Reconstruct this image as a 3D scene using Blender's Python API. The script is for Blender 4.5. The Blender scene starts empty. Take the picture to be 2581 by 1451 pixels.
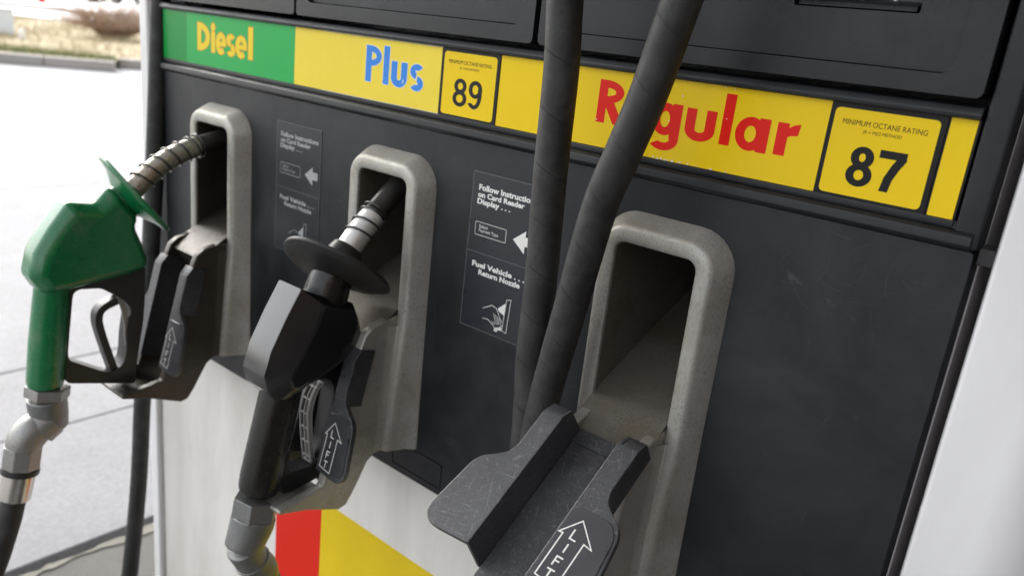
import bpy, bmesh, math, random
import numpy as np
from mathutils import Vector, Matrix, Euler
from mathutils.geometry import tessellate_polygon

random.seed(7)
rng = np.random.default_rng(7)
SC = bpy.context.scene
COL = SC.collection

# ------------------------------------------------------------------ camera, sky, sun, exposure
H = 1200.0                        # height of the grade band's top edge above the forecourt, mm
cd = bpy.data.cameras.new('camera')
cam = bpy.data.objects.new('camera', cd)
COL.objects.link(cam)
cam.location = (0.43235, -0.59911, 0.02078 + H / 1000)
cam.rotation_euler = (1.26464, -0.10951, 0.69546)
cd.sensor_width = 36.0
cd.lens = 36.0 * 2028.4 / 2581.0
cd.clip_start = 0.02
cd.clip_end = 2000
cd.dof.use_dof = True
cd.dof.focus_distance = 0.66
cd.dof.aperture_fstop = 6.5
SC.camera = cam

W = bpy.data.worlds.new('World')
SC.world = W
W.use_nodes = True
nt = W.node_tree
bg = nt.nodes['Background']
sky = nt.nodes.new('ShaderNodeTexSky')
sky.sky_type = 'NISHITA'
sky.sun_disc = False
SUN_EL, SUN_AZ = math.radians(40), math.radians(-84)   # azimuth from +y, clockwise positive
sky.sun_elevation = SUN_EL
sky.sun_rotation = SUN_AZ
sky.air_density = 1.0
sky.dust_density = 3.0
hs = nt.nodes.new('ShaderNodeHueSaturation')
hs.inputs['Saturation'].default_value = 0.22
nt.links.new(sky.outputs['Color'], hs.inputs['Color'])
nt.links.new(hs.outputs['Color'], bg.inputs['Color'])
bg.inputs['Strength'].default_value = 0.14

sd = bpy.data.lights.new('sun', 'SUN')
sun = bpy.data.objects.new('sun', sd)
COL.objects.link(sun)
sd.energy = 1.3
sd.angle = math.radians(36)
sd.color = (1.0, 0.96, 0.91)
sdir = Vector((math.sin(SUN_AZ) * math.cos(SUN_EL), math.cos(SUN_AZ) * math.cos(SUN_EL), math.sin(SUN_EL)))
sun.rotation_euler = sdir.to_track_quat('Z', 'Y').to_euler()

SC.view_settings.view_transform = 'Standard'
SC.view_settings.look = 'None'
SC.view_settings.gamma = 1.0
SC.view_settings.exposure = 1.97
SC.view_settings.use_curve_mapping = False
SC.cycles.max_bounces = 8
SC.cycles.diffuse_bounces = 5
SC.cycles.use_denoising = True

# ------------------------------------------------------------------ helpers: meshes (all coordinates in mm, z from the band's top edge)
def sharp(me, deg=35):
    for p in me.polygons:
        p.use_smooth = True
    me.set_sharp_from_angle(angle=math.radians(deg))

def wn(o):
    m = o.modifiers.new('face_weighted_normals', 'WEIGHTED_NORMAL')
    m.mode = 'FACE_AREA'; m.weight = 90; m.keep_sharp = True

def wloc(o):
    m = o.matrix_basis.copy()
    while o.parent:
        o = o.parent
        m = o.matrix_basis @ m
    return m

def emit(name, bm, mats, parent=None, deg=35, origin=None, raw=False):
    """link a bmesh given in mm as one object; origin: None = centre of its box. Only translations above it."""
    me = bpy.data.meshes.new(name)
    bm.normal_update()
    bm.to_mesh(me)
    bm.free()
    return emit_mesh(name, me, mats, parent, deg, origin)

def emit_mesh(name, me, mats, parent=None, deg=35, origin=None):
    n = len(me.vertices)
    co = np.empty(n * 3)
    me.vertices.foreach_get('co', co)
    co = co.reshape(-1, 3) / 1000.0
    co[:, 2] += H / 1000
    if origin is None:
        c = (co.min(0) + co.max(0)) / 2
    else:
        c = np.array([origin[0] / 1000, origin[1] / 1000, (origin[2] + H) / 1000])
    co -= c
    me.vertices.foreach_set('co', co.ravel())
    me.update()
    for m in (mats if isinstance(mats, (list, tuple)) else [mats]):
        me.materials.append(m)
    if deg:
        sharp(me, deg)
    o = bpy.data.objects.new(name, me)
    COL.objects.link(o)
    if deg and n < 6000: wn(o)
    loc = Vector(c)
    if parent is not None:
        o.parent = parent
        loc = loc - wloc(parent).translation
    o.location = loc
    return o

def empty(name, loc, label, cat, group=None):
    o = bpy.data.objects.new(name, None)
    o.empty_display_size = 0.1
    COL.objects.link(o)
    o.location = (loc[0] / 1000, loc[1] / 1000, (loc[2] + H) / 1000)
    return tag(o, label, cat, group)

def tag(o, label=None, cat=None, group=None, kind=None):
    if label: o['label'] = label
    if cat: o['category'] = cat
    if group: o['group'] = group
    if kind: o['kind'] = kind
    return o

def bevel(bm, off, seg=2, ang=30, edges=None):
    bm.normal_update()
    if edges is None:
        edges = [e for e in bm.edges if len(e.link_faces) == 2 and e.calc_face_angle(0) > math.radians(ang)]
    if edges and off > 0:
        bmesh.ops.bevel(bm, geom=edges, offset=off, segments=seg, affect='EDGES', profile=0.5, clamp_overlap=True)

def add_box(bm, x0, x1, y0, y1, z0, z1, mi=0):
    v = [bm.verts.new(c) for c in ((x0, y0, z0), (x1, y0, z0), (x1, y1, z0), (x0, y1, z0), (x0, y0, z1), (x1, y0, z1), (x1, y1, z1), (x0, y1, z1))]
    for f in ((0, 3, 2, 1), (4, 5, 6, 7), (0, 1, 5, 4), (1, 2, 6, 5), (2, 3, 7, 6), (3, 0, 4, 7)):
        bm.faces.new([v[i] for i in f]).material_index = mi

def box(x0, x1, y0, y1, z0, z1, b=0, seg=2):
    bm = bmesh.new()
    add_box(bm, x0, x1, y0, y1, z0, z1)
    bevel(bm, b, seg)
    return bm

def area2(p):
    return sum(p[i - 1][0] * p[i][1] - p[i][0] * p[i - 1][1] for i in range(len(p)))

def prism(bm, loops, t0, t1, fn, mi=0):
    """extrude closed 2D loops (first outer, others holes) from t0 to t1; fn(a, b, t) -> 3D"""
    loops = [list(l) for l in loops]
    if area2(loops[0]) < 0: loops[0].reverse()
    for l in loops[1:]:
        if area2(l) > 0: l.reverse()
    A = [[bm.verts.new(fn(a, b, t0)) for a, b in l] for l in loops]
    B = [[bm.verts.new(fn(a, b, t1)) for a, b in l] for l in loops]
    fs = []
    for la, lb in zip(A, B):
        n = len(la)
        for i in range(n):
            j = (i + 1) % n
            fs.append(bm.faces.new((la[i], la[j], lb[j], lb[i])))
    if len(loops) == 1:
        fs.append(bm.faces.new(list(reversed(A[0]))))
        fs.append(bm.faces.new(B[0]))
    else:
        tri = tessellate_polygon([[Vector((a, b, 0)) for a, b in l] for l in loops])
        fa = [v for l in A for v in l]
        fb = [v for l in B for v in l]
        for t in tri:
            try:
                fs.append(bm.faces.new([fa[i] for i in t]))
                fs.append(bm.faces.new([fb[i] for i in reversed(t)]))
            except ValueError:
                pass
    for f in fs: f.material_index = mi
    bmesh.ops.recalc_face_normals(bm, faces=fs)

XZ = lambda a, b, t: (a, t, b)              # polygon in the plane of the pump's face, t = y
OZ = lambda a, b, t: (t, -a, b)             # polygon in a side view (a = distance out of the face), t = x

def flat(bm, loops, y, mi=0):
    """flat figure in the face plane, facing -y; loops nest (even-odd)"""
    tri = tessellate_polygon([[Vector((a, b, 0)) for a, b in l] for l in loops])
    vs = [bm.verts.new((a, y, b)) for l in loops for a, b in l]
    for t in tri:
        try:
            f = bm.faces.new([vs[i] for i in t])
        except ValueError:
            continue
        f.material_index = mi
        f.normal_update()
        if f.normal.y > 0: f.normal_flip()

def rrect(x0, x1, z0, z1, r, n=5):
    out = []
    for cx, cz, a0 in ((x1 - r, z1 - r, 0), (x0 + r, z1 - r, 90), (x0 + r, z0 + r, 180), (x1 - r, z0 + r, 270)):
        for i in range(n + 1):
            a = math.radians(a0 + 90 * i / n)
            out.append((cx + r * math.cos(a), cz + r * math.sin(a)))
    return out

def chaikin(pts, it=2, closed=True):
    for _ in range(it):
        out = []
        n = len(pts)
        rngi = range(n) if closed else range(n - 1)
        if not closed: out.append(pts[0])
        for i in rngi:
            p, q = np.array(pts[i]), np.array(pts[(i + 1) % n])
            out += [tuple(p * .75 + q * .25), tuple(p * .25 + q * .75)]
        if not closed: out.append(pts[-1])
        pts = out
    return pts

def soften(pts, r):
    """round the corners of a closed polygon by about r"""
    out = []
    n = len(pts)
    for i in range(n):
        p0, p, p1 = (np.array(pts[i - 1], float), np.array(pts[i], float), np.array(pts[(i + 1) % n], float))
        a, b = p0 - p, p1 - p
        la, lb = np.linalg.norm(a), np.linalg.norm(b)
        d = min(r, la * .45, lb * .45)
        s, e = p + a / la * d, p + b / lb * d
        for t in (0, .33, .67, 1):
            out.append(tuple((1 - t) ** 2 * s + 2 * t * (1 - t) * p + t * t * e))
    return out

def catmull(pts, per=8):
    P = [np.array(p, float) for p in pts]
    P = [2 * P[0] - P[1]] + P + [2 * P[-1] - P[-2]]
    out = []
    for i in range(1, len(P) - 2):
        for k in range(per):
            t = k / per
            a, b, c, d = P[i - 1:i + 3]
            out.append(.5 * ((2 * b) + (-a + c) * t + (2 * a - 5 * b + 4 * c - d) * t * t + (-a + 3 * b - 3 * c + d) * t ** 3))
    out.append(P[-2])
    return out

def frames(path):
    P = [np.array(p, float) for p in path]
    T = []
    for i in range(len(P)):
        t = P[min(i + 1, len(P) - 1)] - P[max(i - 1, 0)]
        T.append(t / np.linalg.norm(t))
    n = np.cross(T[0], [1, 0.01, 0.02])
    if np.linalg.norm(n) < .2: n = np.cross(T[0], [0, 1, 0])
    N = [n / np.linalg.norm(n)]
    for i in range(1, len(P)):
        v = N[-1] - T[i] * np.dot(N[-1], T[i])
        N.append(v / np.linalg.norm(v))
    Bn = [np.cross(t, n) for t, n in zip(T, N)]
    return P, T, N, Bn

def tube(bm, path, r, seg=20, cap=True, uv=False, rot=0.0, mi=0, squash=None):
    P, T, N, Bn = frames(path)
    R = r if hasattr(r, '__len__') else [r] * len(P)
    rings = []
    for i in range(len(P)):
        rings.append([bm.verts.new(P[i] + R[i] * (math.cos(rot + 2 * math.pi * k / seg) * N[i] + math.sin(rot + 2 * math.pi * k / seg) * Bn[i])) for k in range(seg)])
    L = bm.loops.layers.uv.verify() if uv else None
    d = 0.0
    for i in range(len(P) - 1):
        dl = np.linalg.norm(P[i + 1] - P[i])
        for k in range(seg):
            k2 = (k + 1) % seg
            f = bm.faces.new((rings[i][k], rings[i][k2], rings[i + 1][k2], rings[i + 1][k]))
            f.material_index = mi
            if uv:
                for lp, (uu, vv) in zip(f.loops, ((k / seg, d), ((k + 1) / seg, d), ((k + 1) / seg, d + dl), (k / seg, d + dl))):
                    lp[L].uv = (uu, vv / 1000.0)
        d += dl
    if cap:
        bm.faces.new(list(reversed(rings[0]))).material_index = mi
        bm.faces.new(rings[-1]).material_index = mi
    return rings

def lathe(bm, c, axis, prof, seg=40, close=False):
    """prof: list of (distance along axis, radius)"""
    ax = np.array(axis, float); ax /= np.linalg.norm(ax)
    n = np.cross(ax, [1, 0, 0]); n /= np.linalg.norm(n)
    b = np.cross(ax, n)
    c = np.array(c, float)
    rings = [[bm.verts.new(c + ax * h + r * (math.cos(2 * math.pi * k / seg) * n + math.sin(2 * math.pi * k / seg) * b)) for k in range(seg)] for h, r in prof]
    m = len(rings)
    fs = []
    for i in range(m if close else m - 1):
        for k in range(seg):
            k2 = (k + 1) % seg
            fs.append(bm.faces.new((rings[i][k], rings[i][k2], rings[(i + 1) % m][k2], rings[(i + 1) % m][k])))
    bmesh.ops.recalc_face_normals(bm, faces=fs)
    return rings

def inset(poly, d):
    """polygon moved inwards by d (outwards when negative)"""
    s = 1 if area2(poly) > 0 else -1
    out = []
    n = len(poly)
    for i in range(n):
        p0, p, p1 = (np.array(poly[i - 1], float), np.array(poly[i], float), np.array(poly[(i + 1) % n], float))
        e0 = p - p0; e0 /= np.linalg.norm(e0) + 1e-9
        e1 = p1 - p; e1 /= np.linalg.norm(e1) + 1e-9
        n0 = np.array([-e0[1], e0[0]]) * s
        n1 = np.array([-e1[1], e1[0]]) * s
        m = n0 + n1
        m /= np.linalg.norm(m) + 1e-9
        k = d / max(.45, float(np.dot(m, n0)))
        out.append(tuple(p + m * k))
    return out

def pillow(bm, poly, layers, xc):
    """side-view polygon swept across x through (dx, inset) layers"""
    rings = []
    for dx, ins in layers:
        q = inset(poly, ins) if ins else poly
        rings.append([bm.verts.new((xc + dx, -a, b)) for a, b in q])
    n = len(poly)
    fs = []
    for A, B in zip(rings, rings[1:]):
        for i in range(n):
            j = (i + 1) % n
            fs.append(bm.faces.new((A[i], A[j], B[j], B[i])))
    fs.append(bm.faces.new(rings[0]))
    fs.append(bm.faces.new(rings[-1]))
    bmesh.ops.recalc_face_normals(bm, faces=fs)

def copy_tree(o, parent=None, label=None):
    c = o.copy()
    COL.objects.link(c)
    if parent is not None: c.parent = parent
    for ch in list(o.children):
        copy_tree(ch, c)
    return c

# ------------------------------------------------------------------ helpers: lettering
def text_loops_bm(bm, body, x0, x1, z0, z1, y, mi=0, bold=0.0, slant=0):
    """lettering from the built-in font fitted to a box (caps box z0..z1 taken from the whole string)"""
    cu = bpy.data.curves.new('t', 'FONT')
    cu.body = body
    cu.offset = bold
    cu.resolution_u = 3
    ob = bpy.data.objects.new('t', cu)
    me = bpy.data.meshes.new_from_object(ob)
    n = len(me.vertices)
    co = np.empty(n * 3); me.vertices.foreach_get('co', co); co = co.reshape(-1, 3)
    mn, mx = co.min(0), co.max(0)
    sx = (x1 - x0) / (mx[0] - mn[0]); sz = (z1 - z0) / (mx[1] - mn[1])
    vs = [bm.verts.new((x0 + (c[0] - mn[0]) * sx, y, z0 + (c[1] - mn[1]) * sz)) for c in co]
    for p in me.polygons:
        try:
            f = bm.faces.new([vs[i] for i in p.vertices])
        except ValueError:
            continue
        f.material_index = mi
        f.normal_update()
        if f.normal.y > 0: f.normal_flip()
    bpy.data.objects.remove(ob); bpy.data.curves.remove(cu); bpy.data.meshes.remove(me)

def contours(F, xs, zs):
    nz, nx = F.shape
    segs = {}
    def pt(i0, j0, i1, j1):
        a, b = F[i0, j0], F[i1, j1]
        t = a / (a - b)
        return (xs[j0] + (xs[j1] - xs[j0]) * t, zs[i0] + (zs[i1] - zs[i0]) * t)
    nxt, pos = {}, {}
    def key(i0, j0, i1, j1):
        k = (min(i0, i1), min(j0, j1), max(i0, i1), max(j0, j1))
        if k not in pos: pos[k] = pt(i0, j0, i1, j1)
        return k
    for i in range(nz - 1):
        for j in range(nx - 1):
            c = [(i, j), (i, j + 1), (i + 1, j + 1), (i + 1, j)]
            ins = [F[q] > 0 for q in c]
            if all(ins) or not any(ins): continue
            st, en = [], []
            for k in range(4):
                a, b = c[k], c[(k + 1) % 4]
                if ins[k] and not ins[(k + 1) % 4]: st.append(key(*a, *b))
                if not ins[k] and ins[(k + 1) % 4]: en.append(key(*a, *b))
            for s, e in zip(st, en): nxt[s] = e
    loops = []
    while nxt:
        s, e = nxt.popitem()
        L = [pos[s]]
        while e in nxt:
            L.append(pos[e]); e = nxt.pop(e)
        if e != s: L.append(pos[e])
        if len(L) > 5: loops.append(L)
    return loops

class Glyphs:
    """figures drawn as thick strokes on a grid, then traced"""
    def __init__(s, x0, x1, z0, z1, step=.25):
        s.xs = np.arange(x0 - 2, x1 + 2, step); s.zs = np.arange(z0 - 2, z1 + 2, step)
        s.X, s.Z = np.meshgrid(s.xs, s.zs)
        s.F = np.full(s.X.shape, -9.0)
    def add(s, g): s.F = np.maximum(s.F, g)
    def cut(s, g): s.F = np.minimum(s.F, -g)
    def rect(s, x0, x1, z0, z1):
        return np.minimum.reduce([s.X - x0, x1 - s.X, s.Z - z0, z1 - s.Z])
    def seg(s, p, q, w):
        p, q = np.array(p, float), np.array(q, float)
        d = q - p; L = np.linalg.norm(d); d /= L
        a = (s.X - p[0]) * d[0] + (s.Z - p[1]) * d[1]
        b = np.abs(-(s.X - p[0]) * d[1] + (s.Z - p[1]) * d[0])
        return np.minimum.reduce([w / 2 - b, a, L - a])
    def poly(s, pts):
        if area2(pts) < 0: pts = pts[::-1]
        g = None
        for i in range(len(pts)):
            (ax, az), (bx, bz) = pts[i - 1], pts[i]
            L = math.hypot(bx - ax, bz - az)
            h = (-(s.X - ax) * (bz - az) + (s.Z - az) * (bx - ax)) / L
            g = h if g is None else np.minimum(g, h)
        return g
    def ell(s, cx, cz, rx, rz):
        r = np.sqrt(((s.X - cx) / rx) ** 2 + ((s.Z - cz) / rz) ** 2)
        return (1 - r) * min(rx, rz)
    def ring(s, cx, cz, rx, rz, w, wz=None):
        return np.minimum(s.ell(cx, cz, rx, rz), -s.ell(cx, cz, rx - w, rz - (wz or w)))
    def wedge(s, cx, cz, a0, a1):
        """positive inside the angular sector a0..a1 (degrees, < 180 wide)"""
        a0, a1 = math.radians(a0), math.radians(a1)
        return np.minimum(-(s.X - cx) * math.sin(a0) + (s.Z - cz) * math.cos(a0), (s.X - cx) * math.sin(a1) - (s.Z - cz) * math.cos(a1))
    def letter(s, ch, x0, x1, zb, zt, w):
        """bold geometric lower-case and capitals in the box x0..x1, zb..zt"""
        cx, cz, rx, rz = (x0 + x1) / 2, (zb + zt) / 2, (x1 - x0) / 2, (zt - zb) / 2
        h = zt - zb
        if ch == 'l' or ch == 'I': s.add(s.rect(x0, x1, zb, zt))
        elif ch == 'i':
            s.add(s.rect(x0, x1, zb, zt)); s.add(s.ell(cx, zt + (x1 - x0) * .72, (x1 - x0) * .58, (x1 - x0) * .58))
        elif ch == 'D':
            s.add(s.rect(x0, x0 + w, zb, zt))
            s.add(np.minimum(s.ring(x0 + w * .5, cz, x1 - x0 - w * .5, rz, w, w * .82), s.X - x0 - w * .5))
        elif ch == 'e':
            g = s.ring(cx, cz, rx, rz, w * .86, w * .72)
            cutg = np.minimum(s.wedge(cx + rx * .1, cz - rz * .16, -52, 0), s.X - cx)
            g = np.minimum(g, -cutg)
            g = np.maximum(g, np.minimum(s.rect(x0 + w * .3, x1 - .6, cz - rz * .2, cz + rz * .16), s.ell(cx, cz, rx, rz)))
            s.add(g)
        elif ch == 's':
            q = rz * .56
            up = np.minimum(s.ring(cx, zt - q, rx, q, w * .84, w * .66), -s.wedge(cx, zt - q, -100, 28))
            lo = np.minimum(s.ring(cx, zb + q, rx, q, w * .84, w * .66), -s.wedge(cx, zb + q, 80, 208))
            s.add(up); s.add(lo)
        elif ch == 'P' or ch == 'R':
            hb = h * (.56 if ch == 'P' else .54)
            s.add(s.rect(x0, x0 + w, zb, zt))
            xe = x1 if ch == 'P' else x1 - (x1 - x0) * .1
            g = np.minimum(s.ring(x0 + w * .8, zt - hb / 2, xe - x0 - w * .8, hb / 2, w * .9, w * .7), s.X - x0 - w * .8)
            s.add(g)
            s.add(s.rect(x0, x0 + w * .9, zt - hb, zt))
            if ch == 'R':
                s.add(np.minimum(s.seg((x0 + w * 1.0, zt - hb * .75), (x1 - w * .42, zb - 2), w * 1.02), s.Z - zb))
        elif ch == 'u':
            s.add(s.rect(x0, x0 + w, cz - rz * .3, zt)); s.add(s.rect(x1 - w, x1, cz - rz * .3, zt))
            s.add(np.minimum(s.ring(cx, zb + rz * .75, rx, rz * .75, w, w * .78), zb + rz * .75 - s.Z + .3))
        elif ch == 'a' or ch == 'g':
            s.add(s.ring(cx - rx * .1, cz, rx * .9, rz, w * .86, w * .74))
            s.add(s.rect(x1 - w, x1, zb if ch == 'a' else zb - h * .1, zt))
            if ch == 'g':
                g = np.minimum(s.ring(cx - rx * .05, zb - h * .1, rx * 1.05, h * .37, w * .9, w * .72), zb - h * .1 - s.Z + .2)
                g = np.minimum(g, -s.wedge(cx, zb - h * .1, 180, 205))
                s.add(g)
        elif ch == 'r':
            s.add(s.rect(x0, x0 + w, zb, zt))
            s.add(s.poly([(x0 + w * .8, zt - 11), (x0 + w + 2.6, zt - 8.6), (x0 + w + 4, zt - .6), (x0 + w * .8, zt - 4.5)]))
            s.add(s.poly([(x0 + w + 2.2, zt - 8.9), (x1 - 1.2, zt - 8.2), (x1, zt + .4), (x0 + w + 3.8, zt - .8)]))
        elif ch in '89':
            if ch == '8':
                s.add(s.ring(cx, zt - h * .27, rx * .88, h * .27, w, w * .8)); s.add(s.ring(cx, zb + h * .29, rx, h * .29, w, w * .8))
            else:
                q = h * .31
                s.add(s.ring(cx, zt - q, rx, q, w, w * .8))
                s.add(np.minimum(s.ring(cx - rx * .04, cz, rx * 1.04, rz, w, w * .8), np.minimum(s.X - cx + .0, zt - q - s.Z + .5)))
                g = np.minimum(s.ring(cx, zb + h * .26, rx, h * .26, w, w * .8), np.minimum(zb + h * .2 - s.Z, cx - s.X + .3))
                s.add(g)
        elif ch == '7':
            s.add(s.rect(x0, x1, zt - w * .95, zt))
            pts = [(x1 - w * .35, zt - w * .6), (cx + rx * .35, cz + rz * .25), (cx - rx * .02, cz - rz * .35), (cx - rx * .2, zb - 1.5)]
            for a, b in zip(pts, pts[1:]): s.add(np.minimum(s.seg(a, b, w * 1.02), s.Z - zb))
            for a in pts[1:-1]: s.add(s.ell(a[0], a[1], w * .51, w * .51))
    def build(s, bm, y, mi=0, grow=0.0):
        lo = contours(s.F + grow, s.xs, s.zs)
        # nest: split into outer loops with their holes
        def inside(p, l):
            c = False
            for i in range(len(l)):
                a, b = l[i - 1], l[i]
                if (a[1] > p[1]) != (b[1] > p[1]) and p[0] < (b[0] - a[0]) * (p[1] - a[1]) / (b[1] - a[1]) + a[0]: c = not c
            return c
        dep = [sum(inside(l[0], m) for m in lo if m is not l) for l in lo]
        for l, d in zip(lo, dep):
            if d % 2 == 0:
                hs_ = [m for m, e in zip(lo, dep) if e == d + 1 and inside(m[0], l)]
                flat(bm, [l] + hs_, y, mi)

def line_fig(bm, pts, w, y, mi=0, closed=False):
    """thin printed line: one quad per segment, mitred by overlap-free butts"""
    P = [np.array(p, float) for p in pts]
    n = len(P)
    off = []
    for i in range(n):
        p0 = P[i - 1] if (closed or i > 0) else None
        p1 = P[(i + 1) % n] if (closed or i < n - 1) else None
        ns = []
        if p0 is not None: e = P[i] - p0; e /= np.linalg.norm(e); ns.append(np.array([-e[1], e[0]]))
        if p1 is not None: e = p1 - P[i]; e /= np.linalg.norm(e); ns.append(np.array([-e[1], e[0]]))
        m = sum(ns); m /= np.linalg.norm(m) + 1e-9
        off.append(m * (w / 2) / max(.4, float(np.dot(m, ns[0]))))
    A = [bm.verts.new((p[0] + o[0], y, p[1] + o[1])) for p, o in zip(P, off)]
    B = [bm.verts.new((p[0] - o[0], y, p[1] - o[1])) for p, o in zip(P, off)]
    for i in range(n if closed else n - 1):
        j = (i + 1) % n
        f = bm.faces.new((A[i], A[j], B[j], B[i]))
        f.material_index = mi
        f.normal_update()
        if f.normal.y > 0: f.normal_flip()

# ------------------------------------------------------------------ materials
def nodes(name):
    m = bpy.data.materials.new(name)
    m.use_nodes = True
    t = m.node_tree
    return m, t, t.nodes['Principled BSDF']

def nn(t, kind, **kw):
    n = t.nodes.new(kind)
    for k, v in kw.items():
        if k.startswith('_'): setattr(n, k[1:], v)
        else: n.inputs[k.replace('_', ' ')].default_value = v
    return n

def noise(t, scale, detail=4, rough=.55, vec=None, dist=0):
    n = nn(t, 'ShaderNodeTexNoise', Scale=scale, Detail=detail, Roughness=rough, Distortion=dist)
    if vec is not None: t.links.new(vec, n.inputs['Vector'])
    return n.outputs['Fac']

def ramp(t, src, p0, p1, c0=(0, 0, 0, 1), c1=(1, 1, 1, 1)):
    r = t.nodes.new('ShaderNodeValToRGB')
    r.color_ramp.elements[0].position = p0; r.color_ramp.elements[1].position = p1
    r.color_ramp.elements[0].color = c0; r.color_ramp.elements[1].color = c1
    t.links.new(src, r.inputs['Fac'])
    return r.outputs['Color']

def mix(t, fac, a, b):
    n = t.nodes.new('ShaderNodeMix'); n.data_type = 'RGBA'
    for sock, v in ((n.inputs[0], fac), (n.inputs[6], a), (n.inputs[7], b)):
        if isinstance(v, bpy.types.NodeSocket): t.links.new(v, sock)
        elif isinstance(v, (int, float)): sock.default_value = v
        else: sock.default_value = (*v, 1) if len(v) == 3 else v
    return n.outputs[2]

def coords(t, scale=(1, 1, 1), rot=(0, 0, 0), kind='Object'):
    tc = t.nodes.new('ShaderNodeTexCoord')
    mp = nn(t, 'ShaderNodeMapping', Scale=scale, Rotation=rot)
    t.links.new(tc.outputs[kind], mp.inputs['Vector'])
    return mp.outputs['Vector']

def scratches(t, density=.5, rots=(.35, .9, 1.75, 2.6), scale=60, thin=.008, axis='XZ'):
    """sparse thin curved lines: narrow bands of a stretched, warped noise, kept only in patches"""
    out = None
    for i, a in enumerate(rots):
        v0 = coords(t, (1, 1, 1), (0, a, .4 * a))
        st_ = nn(t, 'ShaderNodeMapping', Scale=(scale, scale * .5, scale * .09), Location=(i * 3.1, i, 0))
        t.links.new(v0, st_.inputs['Vector'])
        v = st_.outputs['Vector']
        f = nn(t, 'ShaderNodeTexNoise', Scale=1.0, Detail=1.0, Roughness=.3, Distortion=.25)
        t.links.new(v, f.inputs['Vector'])
        s = nn(t, 'ShaderNodeMath', _operation='SUBTRACT'); t.links.new(f.outputs['Fac'], s.inputs[0]); s.inputs[1].default_value = .5
        ab = nn(t, 'ShaderNodeMath', _operation='ABSOLUTE'); t.links.new(s.outputs[0], ab.inputs[0])
        line = ramp(t, ab.outputs[0], thin * .3, thin, (1, 1, 1, 1), (0, 0, 0, 1))
        pv = coords(t, (1, 1, 1), (0, 0, i * 1.3))
        mk = ramp(t, noise(t, 30 + 7 * i, 3, .6, pv), 1.04 - density, 1.04 - density + .10)
        m = nn(t, 'ShaderNodeMath', _operation='MULTIPLY'); t.links.new(line, m.inputs[0]); t.links.new(mk, m.inputs[1])
        if out is None: out = m.outputs[0]
        else:
            q = nn(t, 'ShaderNodeMath', _operation='MAXIMUM'); t.links.new(out, q.inputs[0]); t.links.new(m.outputs[0], q.inputs[1]); out = q.outputs[0]
    return out

def bump(t, b, src, strength, dist):
    n = nn(t, 'ShaderNodeBump', Strength=strength, Distance=dist)
    t.links.new(src, n.inputs['Height'])
    t.links.new(n.outputs['Normal'], b.inputs['Normal'])
    return n

def setc(t, b, v):
    if isinstance(v, bpy.types.NodeSocket): t.links.new(v, b.inputs['Base Color'])
    else: b.inputs['Base Color'].default_value = (*v, 1)

def plain(name, c, rough=.5, metal=0, var=.12, vscale=30, bmp=0, bscale=400, coat=0, spec=.5):
    m, t, b = nodes(name)
    v = coords(t)
    n = noise(t, vscale, 5, .6, v)
    setc(t, b, mix(t, n, tuple(x * (1 - var) for x in c), tuple(min(1, x * (1 + var)) for x in c)))
    r = ramp(t, noise(t, vscale * 1.7, 4, .6, v), .3, .7, (rough * .88,) * 3 + (1,), (min(1, rough * 1.12),) * 3 + (1,))
    t.links.new(r, b.inputs['Roughness'])
    b.inputs['Metallic'].default_value = metal
    b.inputs['Specular IOR Level'].default_value = spec
    if coat:
        b.inputs['Coat Weight'].default_value = coat
        b.inputs['Coat Roughness'].default_value = .12
    if bmp: bump(t, b, noise(t, bscale, 2, .5, v), bmp, .0006)
    return m

def worn_plastic(name, c, rough, worn, dens=.45, scr=60, grain=.25, smear=.35, spec=.38):
    """moulded dark plastic with grain, hazy smears and scratches"""
    m, t, b = nodes(name)
    v = coords(t)
    sm = ramp(t, noise(t, 8, 8, .70, v, .5), .44, .74)
    c1 = mix(t, sm, c, tuple(x * (1 + smear) + .010 for x in c))
    sp = ramp(t, noise(t, 55, 6, .7, v), .66, .8)
    s1 = nn(t, 'ShaderNodeMath', _operation='MULTIPLY'); t.links.new(sp, s1.inputs[0]); s1.inputs[1].default_value = .22
    c2 = mix(t, s1.outputs[0], c1, worn)
    sc = scratches(t, dens, scale=scr)
    s2 = nn(t, 'ShaderNodeMath', _operation='MULTIPLY'); t.links.new(sc, s2.inputs[0]); s2.inputs[1].default_value = .33
    setc(t, b, mix(t, s2.outputs[0], c2, worn))
    drip = ramp(t, noise(t, 1.0, 6, .65, coords(t, (34, 34, 3.0)), .4), .40, .72)
    mxr = nn(t, 'ShaderNodeMath', _operation='MULTIPLY_ADD'); t.links.new(drip, mxr.inputs[0]); mxr.inputs[1].default_value = rough * .30
    t.links.new(ramp(t, noise(t, 14, 5, .6, v), .3, .72, (rough * .78,) * 3 + (1,), (rough * 1.2,) * 3 + (1,)), mxr.inputs[2])
    t.links.new(mxr.outputs[0], b.inputs['Roughness'])
    b.inputs['Specular IOR Level'].default_value = spec
    bump(t, b, noise(t, 1500, 2, .5, v), grain, .0003)
    return m

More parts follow.
